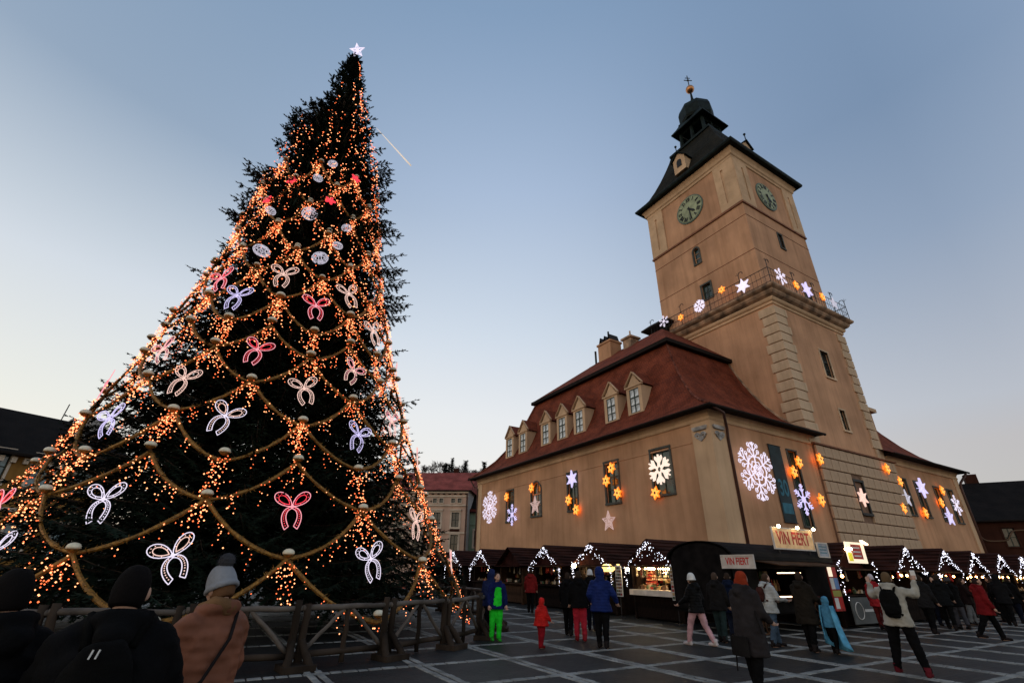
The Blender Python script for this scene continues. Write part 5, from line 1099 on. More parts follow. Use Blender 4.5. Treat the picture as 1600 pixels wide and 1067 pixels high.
def person(label, p, face, H=1.7, jacket=(.008, .008, .009), jk='puffer', hem=.46, trousers=(.015, .015, .018), boots=(.015, .012, .012), hair=(.03, .02, .015), hat=None, hatc=(.03, .03, .03), legs=((8, 4), (-6, 6)), arms=((8, 10, 18), (4, 10, 22)), lean=2, head=(0, 0), stout=1.0, flare=1.0, scarf=None, group=None, wide=0.0, longhair=False):
    """face: degrees, 0 = back to the camera; legs (swing, knee); arms (forward, outward, elbow); built facing +y"""
    k = H / 1.7
    az = math.atan2(p.y, p.x) - PI / 2 - R(face)
    # joints
    hipz = .90; L1, L2 = .43, .42; J = {}
    for s, (sw, kn) in zip((-1, 1), legs):
        h = V((s * .095, 0, hipz)); sw_, kn_ = R(sw), R(kn); ox = s * wide
        K = h + V((ox * .5, L1 * math.sin(sw_), -L1 * math.cos(sw_))); A = K + V((ox * .5, L2 * math.sin(sw_ - kn_), -L2 * math.cos(sw_ - kn_))); J['leg', s] = (h, K, A)
    dz = .065 - min(J['leg', s][2].z for s in (-1, 1))
    for s in (-1, 1): J['leg', s] = tuple(q + V((0, 0, dz)) for q in J['leg', s])
    hz = hipz + dz; Lm = MX.Rotation(R(-lean), 4, 'X')
    def tp(x, y, z): return V((0, 0, hz)) + (Lm @ V((x, y, z - .90)))
    for s, (fw, outw, el) in zip((-1, 1), arms):
        S = tp(s * .185, 0, 1.385); f, o_ = R(fw), R(outw); d = V((s * math.sin(o_), math.sin(f) * math.cos(o_), -math.cos(f) * math.cos(o_))).normalized(); E = S + d * .29
        f2 = R(fw + el); d2 = V((s * math.sin(o_) * .35 - s * .12 * (el > 40), math.sin(f2), -math.cos(f2))).normalized(); Wr = E + d2 * .25; J['arm', s] = (S, E, Wr, d2)
    neck = tp(0, .0, 1.43); hc = tp(0, .03, 1.585); Hm = Lm @ MX.Rotation(R(head[1]), 4, 'Z') @ MX.Rotation(R(-head[0]), 4, 'X')
    def hp(x, y, z): return hc + (Hm @ V((x, y, z)))
    # body: one continuous surface
    b = MB()
    prof = [(.86, .14, .10), (.95, .155, .105), (1.08, .135, .10), (1.22, .15, .105), (1.34, .165, .105), (1.40, .12, .08), (1.45, .058, .06)]
    b.loft([[tp(q.x, q.y, q.z) for q in ring((0, 0, z), rx, ry)] for z, rx, ry in prof])
    b.tube([tp(0, -.005, 1.40), hp(0, -.015, -.06)], [.06, .055], 10)
    rows = []
    for i in range(11):
        t = PI * i / 10; z = -.118 * math.cos(t); w = .076 * math.sin(t) ** .8; dd = .098 * math.sin(t) ** .8; jaw = 1 - .22 * max(0, -z / .118)
        rows.append([hp(q.x, q.y + .006 * (z < 0), q.z) for q in ring((0, 0, z), max(w * jaw, .004), max(dd * jaw, .004), n=16)])
    b.loft(rows)
    b.add([hp(*q) for q in ((-.008, .09, .025), (.008, .09, .025), (.018, .092, -.02), (-.018, .092, -.02), (0, .122, -.016))], [(0, 1, 4), (1, 2, 4), (2, 3, 4), (3, 0, 4), (3, 2, 1, 0)])
    b.tube([hp(-.03, .082, -.058), hp(0, .097, -.056), hp(.03, .082, -.058)], [.006, .011, .006], 6)
    for s in (-1, 1):
        b.lathe([(.004, -.03), (.017, -.02), (.02, .0), (.014, .03), (.004, .035)], 7, tuple(hp(s * .078, -.005, -.005)))
        h, K, A = J['leg', s]; limb(b, [h, K, A], [.083, .055, .04]); b.tube([A + V((0, -.05, -.03)), A + V((0, .06, -.04)), A + V((0, .16, -.045))], [.04, .042, .025], 8)
        S, E, Wr, d2 = J['arm', s]; limb(b, [S, E, Wr], [.048, .038, .028], 9)
        b.tube([Wr, Wr + d2 * .05, Wr + d2 * .095], [.028, .04, .034], 8)
    body = remesh(b, .016, M_['skin'], 2)
    # five fingers a hand, each a bent chain rooted in the palm
    hb = MB()
    for s in (-1, 1):
        S, E, Wr, d2 = J['arm', s]; side = V((1, 0, 0)) - d2 * d2.x; side.normalize(); pal = d2.cross(side) * (1 if d2.cross(side).y > 0 else -1)
        for i, l in enumerate((.062, .072, .078, .07)):
            r0 = Wr + d2 * .085 + side * (i - 1.5) * .019; a_ = r0 + d2 * l * .45 + pal * .008; c_ = a_ + d2 * l * .32 + pal * .022; hb.tube([r0, a_, c_, c_ + d2 * l * .12 + pal * .026], [.0105, .010, .009, .006], 6)
        r0 = Wr + d2 * .03 - side * s * .03; hb.tube([r0, r0 + d2 * .035 - side * s * .022 + pal * .012, r0 + d2 * .07 - side * s * .026 + pal * .028], [.0125, .011, .007], 6)
    bm = bmesh.new(); bm.from_mesh(body); bm.from_mesh(hb.mesh('h', M_['skin'])); bm.to_mesh(body); bm.free()
    for q in body.polygons: q.use_smooth = True
    o = put('person', body, None, (p.x, p.y, 0), az); o.scale = (k, k, k); tag(o, label, 'person', group)
    eb = MB()
    for s in (-1, 1): eb.ball(tuple(hp(s * .031, .078, .02)), .013, 8, 6)
    eb.build('eyes', M_['eye'], o, smooth=True)
    # jacket
    st = stout; b = MB()
    zb = hem * 1.7
    pj = [(1.46, .085, .09), (1.42, .135, .11), (1.385, .195, .128), (1.30, .215 * st, .15 * st), (1.15, .205 * st, .155 * st), (1.02, .20 * st, .155 * st), (.92, .212 * st, .165 * st)]
    if zb < .9: pj += [(.9 + (zb - .9) * f, (.215 + .035 * f * flare) * st, (.168 + .035 * f * flare) * st) for f in (.35, .7, 1.0)]
    legl = (J['leg', -1][1] + J['leg', 1][1]) / 2
    def jp(q):
        if q.z >= .9: return tp(q.x, q.y, q.z)
        f = (.9 - q.z) / .45; sh = (legl - V((0, 0, hz))).y * f; return V((q.x, q.y + sh, hz + q.z - .9))
    b.loft([[jp(q) for q in ring((0, 0, z), rx, ry, n=18)] for z, rx, ry in pj])
    for s in (-1, 1):
        S, E, Wr, d2 = J['arm', s]; limb(b, [S - V((s * .02, 0, .015)), E, Wr - d2 * .005], [.088 * st, .070 * st, .05], 10)
    if hat == 'hood':
        rows = []
        for i in range(9):
            t = PI * i / 8; z = .02 - .155 * math.cos(t); w = .118 * math.sin(t) ** .7; rows.append([hp(q.x, min(q.y, .055), q.z) for q in ring((0, -.015, z), max(w, .01), max(w * 1.12, .01), n=16)])
        b.loft(rows); b.tube([tp(0, -.02, 1.40), hp(0, -.03, -.09)], [.12, .11], 12)
    else:
        b.tube([tp(.11 * math.cos(q), .10 * math.sin(q) - .01, 1.46 + .02 * math.sin(q + PI)) for q in [2 * PI * i / 14 for i in range(14)]], .045, 7, closed=True)
        if hat != 'pom': b.ball(tuple(tp(0, -.13, 1.40)), .09, 10, 7, .8)         # hood lying on the back
    put('coat' if hem < .4 else 'jacket', remesh(b, .021, cloth(jacket, jk), 3), o)
    # trousers
    b = MB()
    for s in (-1, 1): h, K, A = J['leg', s]; limb(b, [h + V((0, 0, .02)), K, A + V((0, 0, .02))], [.108 * st, .078 * (1.1 if st > 1 else 1) * (1.35 if st > 1.3 else 1), .062 * (1.5 if st > 1.3 else 1)])
    b.loft([[V((0, 0, dz)) + q for q in ring((0, 0, z), rx, ry)] for z, rx, ry in ((.80, .10, .09), (.86, .165, .12), (.98, .16, .115))])
    put('trousers', remesh(b, .02, cloth(trousers), 2), o)
    for s in (-1, 1):
        A = J['leg', s][2]; b = MB(); b.tube([A + V((0, -.075, -.03)), A + V((0, -.02, -.018)), A + V((0, .08, -.024)), A + V((0, .17, -.034)), A + V((0, .195, -.04))], [.035, .048, .047, .04, .02], 10); b.tube([A + V((0, -.01, -.03)), A + V((0, -.012, .10))], [.055, .058], 10)
        b.v = [(x, y, max(z, A.z - .064)) for x, y, z in b.v]; b.build('boot', cloth(boots), o, smooth=True)
    # hair and hat
    if hat != 'hood':
        b = MB(); rows = []
        top = 11 if not longhair else 11
        for i in range(12):
            t = PI * i / 11; z = .008 - .124 * math.cos(t)
            if z < (-.19 if longhair else -.085): continue
            w = .083 * math.sin(t) ** .7
            rows.append([hp(q.x, min(q.y - .012, .058 if z < .06 else 1), q.z) for q in ring((0, -.012, z), max(w * (1.12 if longhair else 1), .006), max(w * 1.18, .006), n=16)])
        b.loft(rows)
        if longhair: b.loft([[hp(q.x, min(q.y, .02), q.z) for q in ring((0, -.045, z), w, w * .62)] for z, w in ((.0, .115), (-.08, .13), (-.16, .125), (-.22, .09))])
        put('hair', remesh(b, .014, cloth(hair), 1), o)
    if hat in ('pom', 'beanie'):
        b = MB(); rows = []
        for i in range(8):
            t = PI / 2 + PI / 2 * i / 7; z = -.0 - .165 * math.cos(t); w = .098 * math.sin(t) ** .75; rows.append([hp(*q) for q in ring((0, -.022, z + .015), max(w, .006), max(w * 1.18, .006), n=18)])
        b.loft(rows); b.tube([hp(.092 * math.cos(q), .110 * math.sin(q) - .022, .005) for q in [2 * PI * i / 18 for i in range(18)]], .02, 8, closed=True)
        hh = put('beanie', remesh(b, .012, cloth(hatc, 'knit'), 1), o)
        if hat == 'pom':
            b = MB(); c = hp(0, -.08, .185)
            for i in range(420): d = V((rs.gauss(0, 1), rs.gauss(0, 1), rs.gauss(0, 1))).normalized(); e = d.orthogonal().normalized() * .006; b.add([c + d * .02 + e, c + d * .02 - e, c + d * rs.uniform(.055, .078)], [(0, 1, 2)])
            b.ball(tuple(c), .058, 10, 7); b.build('pompom', cloth((.045, .045, .05)), o)
    if scarf: b = MB(); b.tube([tp(.095 * math.cos(q), .10 * math.sin(q), 1.47 + .025 * math.sin(q * 2)) for q in [2 * PI * i / 14 for i in range(14)]], .052, 8, closed=True); put('scarf', remesh(b, .016, cloth(scarf), 2), o)
    return o, J, (lambda v: o.matrix_basis @ V(v)), tp
def backpack(P_, label, c, z=1.17, w=.30, h=.44, d=.17, back=-.20):
    o, J, W_, tp = P_; bpy.context.view_layer.update()
    t = put('backpack', None); t.empty_display_size = .1; tag(t, label, 'backpack'); t.matrix_world = o.matrix_world.copy()
    b = MB(); rows = []
    for i in range(9):
        s = i / 8; zz = z - h / 2 + h * s; f = math.sin(PI * min(1, max(0.08, s * .92 + .04))) ** .35; rows.append([tp(q.x, q.y, q.z) for q in ring((0, back - .02, zz), w / 2 * f, d / 2 * f, n=16)])
    b.loft(rows); put('bag', remesh(b, .02, cloth(c), 2), t); b = MB(); b.loft([[tp(q.x, q.y, q.z) for q in ring((0, back - .095, z - .10 + zz), .11 * f, .04 * f, n=12)] for zz, f in ((-.08, .7), (-.05, 1), (.05, 1), (.08, .7))]); put('pocket', remesh(b, .016, cloth(c), 2), t)
    for s in (-1, 1):
        b = MB(); b.tube([tp(s * .09, back + .05, z + h * .42), tp(s * .12, -.05, 1.49), tp(s * .13, .10, 1.42), tp(s * .15, .165, 1.25), tp(s * .17, .09, 1.05), tp(s * .12, back + .05, z - h * .4)], .022, 7); b.build('strap', cloth(c), t, smooth=True)
    return t
BK, NV = (.005, .005, .0055), (.007, .009, .018)
# --- the three in the left foreground
P = person('person in black with dark hair at the far left edge, close to the camera', atd(38, 893, 3.45), -25, 1.55, BK, 'cloth', .44, hair=(.006, .005, .005), stout=1.1, head=(8, 0))
P = person('person in a black jacket seen from behind, wearing a backpack, left foreground', atd(214, 893, 3.15), 6, 1.57, BK, 'cloth', .44, hair=(.006, .005, .005), stout=1.24, head=(14, -10), arms=((30, 16, 60), (30, 16, 60)))
t = backpack(P, 'black backpack with small white reflective marks on the dark-clothed person', (.004, .004, .004)); b = MB()
for s in (-1, 1): b.tube([P[3](s * .012 - .03, -.315, 1.33), P[3](s * .012 - .022, -.31, 1.365)], .004, 5)
b.build('reflector', M_['white'], t); MB().ball(tuple(P[3](-.07, -.325, 1.2)), .006, 6, 5).build('badge', glow('blue_led', (.15, .3, 1), .6), t)
P = person('person in a long coral padded coat and grey bobble hat with crossbody strap', atd(357, 893, 4.15), -32, 1.545, (.175, .070, .042), 'puffer', .30, hat='pom', hatc=(.22, .23, .25), hair=(.12, .06, .03), stout=1.12, head=(22, 10), scarf=(.16, .085, .04), arms=((22, 14, 35), (10, 12, 40)))
b = MB(); tp = P[3]; b.tube([tp(.10, -.10, 1.44), tp(.02, -.195, 1.28), tp(-.12, -.2, 1.05), tp(-.24, -.05, .86)], .012, 6); b.loft([[tp(q.x, q.y, q.z) for q in ring((-.29, 0, z), .05, .12)] for z in (.68, .72, .84, .87)])
o = b.build('shoulder_bag', cloth((.015, .012, .012))); o.matrix_world = P[0].matrix_basis; tag(o, 'dark crossbody bag on the strap over the coral coat', 'bag')
# --- middle ground
G = lambda x, y: onz(x, y)
P = person('person in neon green ski trousers and bib with open blue jacket by the fence', G(774, 1001), 165, 1.52, (.008, .014, .07), 'cloth', .46, (.02, .62, .03), (.03, .3, .03), head=(0, 10), legs=((3, 3), (-3, 5)), stout=1.05)
b = MB(); tp = P[3]; b.loft([[tp(q.x, q.y, q.z) for q in ring((0, .125, z), w, .065)] for z, w in ((.80, .13), (.95, .125), (1.1, .12), (1.3, .10), (1.34, .07))]); put('bib', remesh(b, .018, cloth((.02, .62, .03)), 2), P[0])
person('person in dark navy standing just left behind the one in green trousers', G(764, 994), 20, 1.58, (.012, .02, .07), 'cloth', .45, NV, hat='hood')
person('small child in a red hooded snowsuit standing alone on the paving', G(846, 1012), 60, .99, (.42, .014, .012), 'puffer', .44, (.20, .008, .014), (.14, .01, .01), hat='hood', stout=1.5, arms=((15, 18, 30), (15, 18, 30)), legs=((4, 4), (-4, 4)))
person('person in a dark red jacket far off, left of the dim orange stall', G(829, 957), 10, 1.66, (.20, .015, .015), 'cloth', .45, BK)
person('slim person all in black left of the red trousers', G(889, 992), 15, 1.56, BK, 'cloth', .42, BK, legs=((10, 4), (-4, 6)))
person('person in black jacket and bright red trousers between two dark figures', G(908, 1001), -10, 1.6, BK, 'cloth', .46, (.36, .02, .035), (.2, .015, .02), legs=((4, 2), (-3, 3)), stout=1.05)
person('person in a royal blue hooded jacket and black trousers, arms bent', G(943, 1012), 10, 1.66, (.008, .018, .095), 'puffer', .44, BK, hat='hood', hatc=(.02, .03, .16), arms=((-10, 18, 60), (0, 30, 40)), legs=((5, 3), (-5, 3)), stout=1.12)
person('person with a white knitted hat half hidden behind the blue jacket', G(926, 985), 5, 1.62, BK, 'cloth', .45, NV, hat='beanie', hatc=(.5, .5, .5))
person('person in pale pink trousers and black jacket striding with white hood', G(1096, 1009), -55, 1.6, BK, 'puffer', .47, (.46, .27, .29), (.5, .45, .45), legs=((26, 14), (-20, 10)), arms=((20, 12, 40), (-12, 12, 30)), hat='beanie', hatc=(.55, .56, .55))
person('person in dark clothes standing left of the grey coat, nearer the wagon', G(1131, 1003), 20, 1.62, (.012, .011, .011), 'cloth', .44, (.02, .035, .035), hair=(.06, .04, .03))
person('person in a dark blue coat right behind the grey coat', G(1152, 999), 0, 1.62, (.007, .012, .03), 'cloth', .38, (.015, .02, .04))
P = person('red haired person in a long dark grey coat in the right foreground', G(1188, 1086), 38, 1.63, (.024, .021, .022), 'cloth', .30, BK, hair=(.22, .03, .012), longhair=True, stout=1.12, arms=((14, 10, 30), (10, 10, 50)), flare=.7)
b = MB(); tp = P[3]; b.tube([tp(.15, -.02, 1.44), tp(.22, -.06, 1.1), tp(.27, -.04, .82)], .012, 6); b.loft([[tp(q.x, q.y, q.z) for q in ring((-.02, -.24, z), .16, .05)] for z in (.50, .54, .74, .77)]); b.tube([tp(-.1, -.25, .52), tp(-.11, -.26, .3)], .012, 5)
o = b.build('handbag', cloth((.012, .011, .011))); o.matrix_world = P[0].matrix_basis; tag(o, 'black handbag hanging behind the long dark grey coat', 'bag')
P = person('person in a white padded jacket and jeans with brown bag, facing the wagon', G(1215, 1010), 55, 1.62, (.38, .40, .40), 'puffer', .45, (.05, .08, .12), hair=(.05, .03, .02), arms=((30, 10, 40), (20, 12, 60)), legs=((14, 8), (-8, 6)))
backpack(P, 'dark brown backpack on the white padded jacket by the wagon', (.05, .018, .015), 1.2, .26, .36)
person('person in a long dark brown coat at the wagon counter', G(1273, 1018), 25, 1.66, (.016, .013, .010), 'cloth', .33, BK, arms=((30, 12, 60), (20, 12, 60)), stout=1.08)
P = person('child wearing a sheer pale blue cape in front of the poster board', G(1308, 1021), 20, 1.12, (.06, .2, .32), 'cloth', .46, BK, hat='hood', legs=((10, 6), (-8, 6)))
b = MB(); N, Mv = 18, 12; tp = P[3]
for i in range(Mv + 1):
    s = i / Mv
    for j in range(N + 1):
        q = j / N; an = PI * 1.28 - q * PI * 1.55; rx = .23 + .16 * s + .03 * math.sin(q * 22 + s * 3) * s; p_ = tp(rx * math.cos(an) + .20 * s * s, (.19 + .14 * s) * math.sin(an) - .22 * s * s, 1.46 - 1.22 * s * (1 - .12 * math.cos(q * 5))); b.v.append(tuple(p_))
for i in range(Mv):
    for j in range(N): a_ = i * (N + 1) + j; b.f.append((a_, a_ + 1, a_ + N + 2, a_ + N + 1)); b.mi.append(0)
cm_ = cloth((.10, .33, .50)); o = b.build('cape', cm_, P[0], smooth=True); md = o.modifiers.new('t', 'SOLIDIFY'); md.thickness = .012
person('person in red jacket and pale hat beside the one in white', G(1383, 984), 15, 1.62, (.30, .02, .025), 'cloth', .42, (.10, .015, .015), hat='beanie', hatc=(.42, .38, .42))
P = person('person in white jacket and red boots raising both arms to take a picture', G(1429, 1055), 12, 1.66, (.34, .32, .27), 'cloth', .46, BK, (.10, .012, .018), hair=(.10, .065, .035), arms=((62, 38, 95), (75, 38, 85)), legs=((6, 2), (-4, 4)), wide=.15, head=(10, 0), stout=1.04)
backpack(P, 'black backpack on the white jacket of the person taking a picture', (.005, .005, .005), 1.16, .32, .48, .2)
W1 = P[1]['arm', 1]; o = MB().cham(-.04, .04, -.006, .006, -.08, .08, .004).build('phone', M_['white']); o.matrix_world = P[0].matrix_basis @ MX.Translation(W1[2] + W1[3] * .12); tag(o, 'white phone held up by the person in the white jacket', 'phone')
for i, (x, y, f, H, c, tr, lab, ht) in enumerate(((1462, 990, 30, 1.66, (.014, .014, .015), BK, 'person in dark patterned jacket right of the white jacket, walking away', None), (1478, 978, 160, 1.62, BK, NV, 'dark figure facing the square in the crowd beside the third stall', 'hood'), (1490, 984, 5, 1.7, (.007, .008, .009), BK, 'tall dark figure in the middle of the crowd on the right', None), (1507, 983, -20, 1.6, BK, (.05, .05, .06), 'dark figure at the left elbow of the red coat', 'beanie'),
    (1524, 976, 80, 1.58, (.012, .007, .007), (.12, .13, .14), 'dark figure with grey trousers just left of the red coat', None), (1572, 972, -70, 1.65, BK, BK, 'dark figure facing left behind the red coat', None), (1584, 978, 10, 1.7, (.008, .008, .009), BK, 'dark figure second from the right picture edge', 'hood'), (1599, 974, 40, 1.66, BK, NV, 'dark figure cut by the right picture edge', None), (1448, 966, 10, 1.6, (.02, .018, .016), BK, 'dark figure at the stall behind the raised arms', None), (1342, 968, 0, 1.62, (.012, .01, .01), BK, 'dark figure bending over the grey counter', None))):
    person(lab, G(x, y), f, H, c, 'cloth', .43, tr, hat=ht, hatc=(.05, .05, .055), legs=((rs.uniform(2, 14), 6), (rs.uniform(-10, -2), 5)), arms=((rs.uniform(0, 30), 10, rs.uniform(15, 60)), (rs.uniform(0, 30), 10, rs.uniform(15, 60))))
person('person in a dark red hip length coat striding right, near the right edge', G(1557, 1000), 75, 1.64, (.15, .010, .012), 'cloth', .40, BK, legs=((20, 10), (-22, 8)), hair=(.03, .02, .02), stout=1.08)
# ================================================================ houses, hill and trees behind
M_['pink'] = plaster('pink_plaster', (.55, .38, .29), .08, .2); M_['trim'] = plaster('pale_trim', (.62, .52, .41), .08, .2); M_['green'] = plaster('green_plaster', (.25, .34, .25), .08, .2); M_['greyw'] = plaster('grey_plaster', (.38, .36, .34), .08, .25)
M_['ochre'] = plaster('dark_ochre_plaster', (.30, .16, .045), .1, .25); M_['brickw'] = plaster('red_brown_plaster', (.045, .017, .011), .12, .25); M_['roof2'] = tiles('far_red_tiles', (.36, .085, .065), (.29, .07, .055), .3, .25); M_['roof3'] = tiles('far_dark_tiles', (.014, .010, .008), (.010, .008, .007), .3, .25)
M_['brickt'] = plaster('brown_trim', (.14, .09, .06), .1, .2); M_['bluepane'] = glass('blue_window_glass', (.10, .20, .24), .1, .6); M_['iv'] = M_['black']
def fw(parent, u, z, w, h, cols=2, rows=2, g='glass', s='trim', sur=.16): return window(parent, MX(((1, 0, 0, u), (0, 0, -1, 0), (0, 1, 0, z), (0, 0, 0, 1))), w, h, cols, rows, sur, g, surm=s, transom=False, bar=.06)
def frontage(root, w, h, holes, m, dep=9):
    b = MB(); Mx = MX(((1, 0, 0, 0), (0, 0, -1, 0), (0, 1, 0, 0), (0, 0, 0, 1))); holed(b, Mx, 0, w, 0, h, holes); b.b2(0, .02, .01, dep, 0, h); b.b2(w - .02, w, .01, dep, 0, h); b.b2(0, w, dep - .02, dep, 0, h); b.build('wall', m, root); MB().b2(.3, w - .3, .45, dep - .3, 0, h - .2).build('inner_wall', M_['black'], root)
def pitched(root, x0, x1, y0, y1, z0, z1, m, ov=.5, hipl=0, hipr=0):
    ym = (y0 + y1) / 2; b = MB(); X0, X1, Y0, Y1 = x0 - ov, x1 + ov, y0 - ov, y1 + ov
    for ps in ((V((X0, Y0, z0)), V((X1, Y0, z0)), V((X1 - hipr, ym, z1)), V((X0 + hipl, ym, z1))), (V((X1, Y1, z0)), V((X0, Y1, z0)), V((X0 + hipl, ym, z1)), V((X1 - hipr, ym, z1)))):
        L = math.hypot(ym - Y0, z1 - z0); b.uv[len(b.f)] = [(ps[0].x, 0), (ps[1].x, 0), (ps[2].x, L), (ps[3].x, L)]; b.quad(*ps)
    for xa, xb in ((X0, X0 + hipl), (X1, X1 - hipr)): b.uv[len(b.f)] = [(0, 0), (8, 0), (4, 6)]; b.add([(xa, Y0, z0), (xa, Y1, z0), (xb, ym, z1)], [(0, 1, 2)])
    b.build('roof', m, root, fix=True); MB().b2(X0, X1, Y0 - .05, Y0 + .15, z0 - .12, z0 + .02).build('gutter', M_['eave'], root)
# pink house beyond the left end
D = 64; pr = atd(725, 893, D); wdir = (atd(652, 893, D * 1.02) - pr); wdir.z = 0; wdir.normalize(); rz = math.atan2(-wdir.y, -wdir.x)
def zat(x, y, d): q = ray(x, y); return 1.6 + d * q.z / math.hypot(q.x, q.y)
ph = thing('pink_house', 'pink three storey house with red roof seen between the spruce and council house', 'building', (pr.x + wdir.x * 12, pr.y + wdir.y * 12, 0), rz)
eh = zat(722, 766, D); rh_ = zat(700, 737, D + 5)
z1_, z2_, zs_ = zat(700, 811, D), zat(700, 849, D), zat(700, 781, D); cols_ = [12 - 1.5 - 2.42 * i for i in range(5)]
hs = [(c, z1_, .95, 1.75) for c in cols_] + [(c, z2_, .95, 2.1) for c in cols_] + [(c + dx, zs_, .5, .55) for c in cols_ for dx in (-.42, .42)]
frontage(ph, 12, eh, hs, M_['pink'])
for u, z, w, h in hs: fw(ph, u, z, w, h, 1 if w < .6 else 2, 1 if w < .6 else 2, 'glass', 'trim', .09 if w < .6 else .22)
for z, d in ((z1_ + 1.75, .14), (z1_ - 1.55, .12), (zs_ + .55, .1), (eh - .25, .3)): MB().b2(-.05, 12.05, -d, 0.01, z - .1, z + .1).build('string_course', M_['trim'], ph)
for c in cols_: MB().b2(c - .75, c + .75, -.2, 0, z1_ + 1.1, z1_ + 1.25).build('window_hood', M_['trim'], ph); MB().b2(c - .6, c + .6, -.08, 0, z1_ - 1.4, z1_ - 1.02).build('apron', M_['brickw'], ph)
for i in range(16): MB().b2(.5 + i * .74, .82 + i * .74, -.1, 0, zs_ + .75, zs_ + 1.0).build('frieze_panel', M_['brickw'], ph)
pitched(ph, 0, 12, 0, 10, eh, rh_, M_['roof2'], .45); MB().tube([(11.9, -.15, 0), (11.9, -.15, eh)], .09, 6).build('downpipe', M_['pipe'], ph)
b = MB(); b.add([(12.02, 0, 0), (12.02, 10, 0), (12.02, 10, eh), (12.02, 5, rh_ - .2), (12.02, 0, eh), (11.9, 0, 0), (11.9, 10, 0), (11.9, 10, eh), (11.9, 5, rh_ - .2), (11.9, 0, eh)], [(0, 1, 2, 3, 4), (9, 8, 7, 6, 5)]); b.build('gable_wall', M_['greyw'], ph)
MB().b2(3.9, 5.4, .2, 2.2, eh, eh + 1.3).build('dormer', M_['trim'], ph); MB().b2(4.25, 5.05, .16, .21, eh + .3, eh + 1.0).build('dormer_pane', M_['glass'], ph); MB().b2(8.6, 9.3, 6, 6.8, rh_ - 1.5, rh_ + .8).build('chimney', M_['brickw'], ph)
# green house in the gap
D2 = 66; gl = atd(727, 893, D2); gh = thing('green_house', 'low pale green house squeezed between the pink house and council house', 'building', (gl.x, gl.y, 0), rz)
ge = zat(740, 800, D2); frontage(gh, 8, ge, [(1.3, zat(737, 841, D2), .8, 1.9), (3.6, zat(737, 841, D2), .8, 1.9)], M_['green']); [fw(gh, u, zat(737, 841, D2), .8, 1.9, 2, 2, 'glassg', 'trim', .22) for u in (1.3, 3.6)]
MB().b2(-.05, 8, -.12, .01, ge - 1.6, ge - 1.4).build('string_course', M_['green'], gh); pitched(gh, 0, 8, 0, 9, ge, zat(745, 765, D2 + 4), M_['roof3'], .3)
MB().b2(0, 8, -.35, .1, ge - .02, ge + .35).build('eave_tiles', M_['roof2'], gh)
# dark house with ochre front, left edge
D3 = 46; q1 = atd(135, 893, D3); hd = ray(1300, 899); hd = V((hd.x, hd.y, 0)).normalized(); W3 = 34; base = q1 - hd * W3
lh = thing('ochre_house', 'long ochre fronted house under a big dark roof at the left edge', 'building', (base.x, base.y, 0), math.atan2(hd.y, hd.x))
e3 = zat(72, 719, D3 - .5); r3 = zat(125, 661, D3 + 5)
hs = [(W3 - 2.1 - 2.35 * i, zat(36, 742, D3) + dz, 1.15, 2.0) for i in range(13) for dz in (.2, -3.9)]
frontage(lh, W3, e3, hs, M_['ochre'], 12); [fw(lh, u, z, w, h, 2, 2, 'bluepane', 'trim', .14) for u, z, w, h in hs]
for i in range(56): MB().b2(.2 + i * .6, .45 + i * .6, -.25, 0, e3 - .55, e3 - .2).build('bracket', M_['trim'], lh) if i % 1 == 0 and i > 20 else None
MB().b2(0, W3, -.12, .01, e3 - 3.4, e3 - 3.2).build('string_course', M_['trim'], lh); pitched(lh, 0, W3, 0, 12, e3, r3, M_['roof3'], .5)
MB().b2(W3 - 1.6, W3 - .6, 5, 6.2, r3 - 1.5, r3 + .5).build('chimney', M_['greyw'], lh); MB().tube([(W3 - 3.2, 6, r3 - .2), (W3 - 3.1, 6, r3 + 1.3)], .04, 5).build('antenna', M_['iron'], lh)
# dark red house with a curling stucco band, right edge
D4 = 78; q1 = atd(1497, 893, D4); q2 = atd(1640, 893, D4 * 1.02); hd = (q2 - q1); hd.z = 0; hd.normalize(); rh4 = thing('brown_house', 'dark red brown house with curling stucco band under a black roof, right edge', 'building', (q1.x - hd.x * 4, q1.y - hd.y * 4, 0), math.atan2(hd.y, hd.x))
e4 = zat(1560, 812, D4); r4 = zat(1560, 750, D4 + 6); hs = [(4 + 2.5 + 3.1 * i, zat(1590, 838, D4), 1.0, 1.9) for i in range(6)]
frontage(rh4, 24, e4, hs, M_['brickw'], 12); [fw(rh4, u, z, w, h, 2, 2, 'glass', 'brickw', .15) for u, z, w, h in hs]; pitched(rh4, 0, 24, 0, 12, e4, r4, M_['roof3'], .5)
b = MB(); zc = zat(1550, 838, D4); b.tube([(x, -.08, zc + .55 * math.tanh(2.5 * math.sin(x * 1.25 + .6)) + .1) for x in [4 + i * .22 for i in range(90)]], .07, 5); b.build('stucco_band', M_['brickt'], rh4); MB().b2(9, 10.2, 6, 7, r4 - 1, r4 + 1.1).build('chimney', M_['brickw'], rh4); MB().b2(17, 19.5, 5.5, 7.5, r4 - 1, r4 + .9).build('chimney', M_['brickw'], rh4)
MB().ball((14.3, -.5, zat(1597, 790, D4)), .55, 12, 8).build('globe_lamp', mat('pale_green_globe', (.2, .3, .26), .4), rh4)
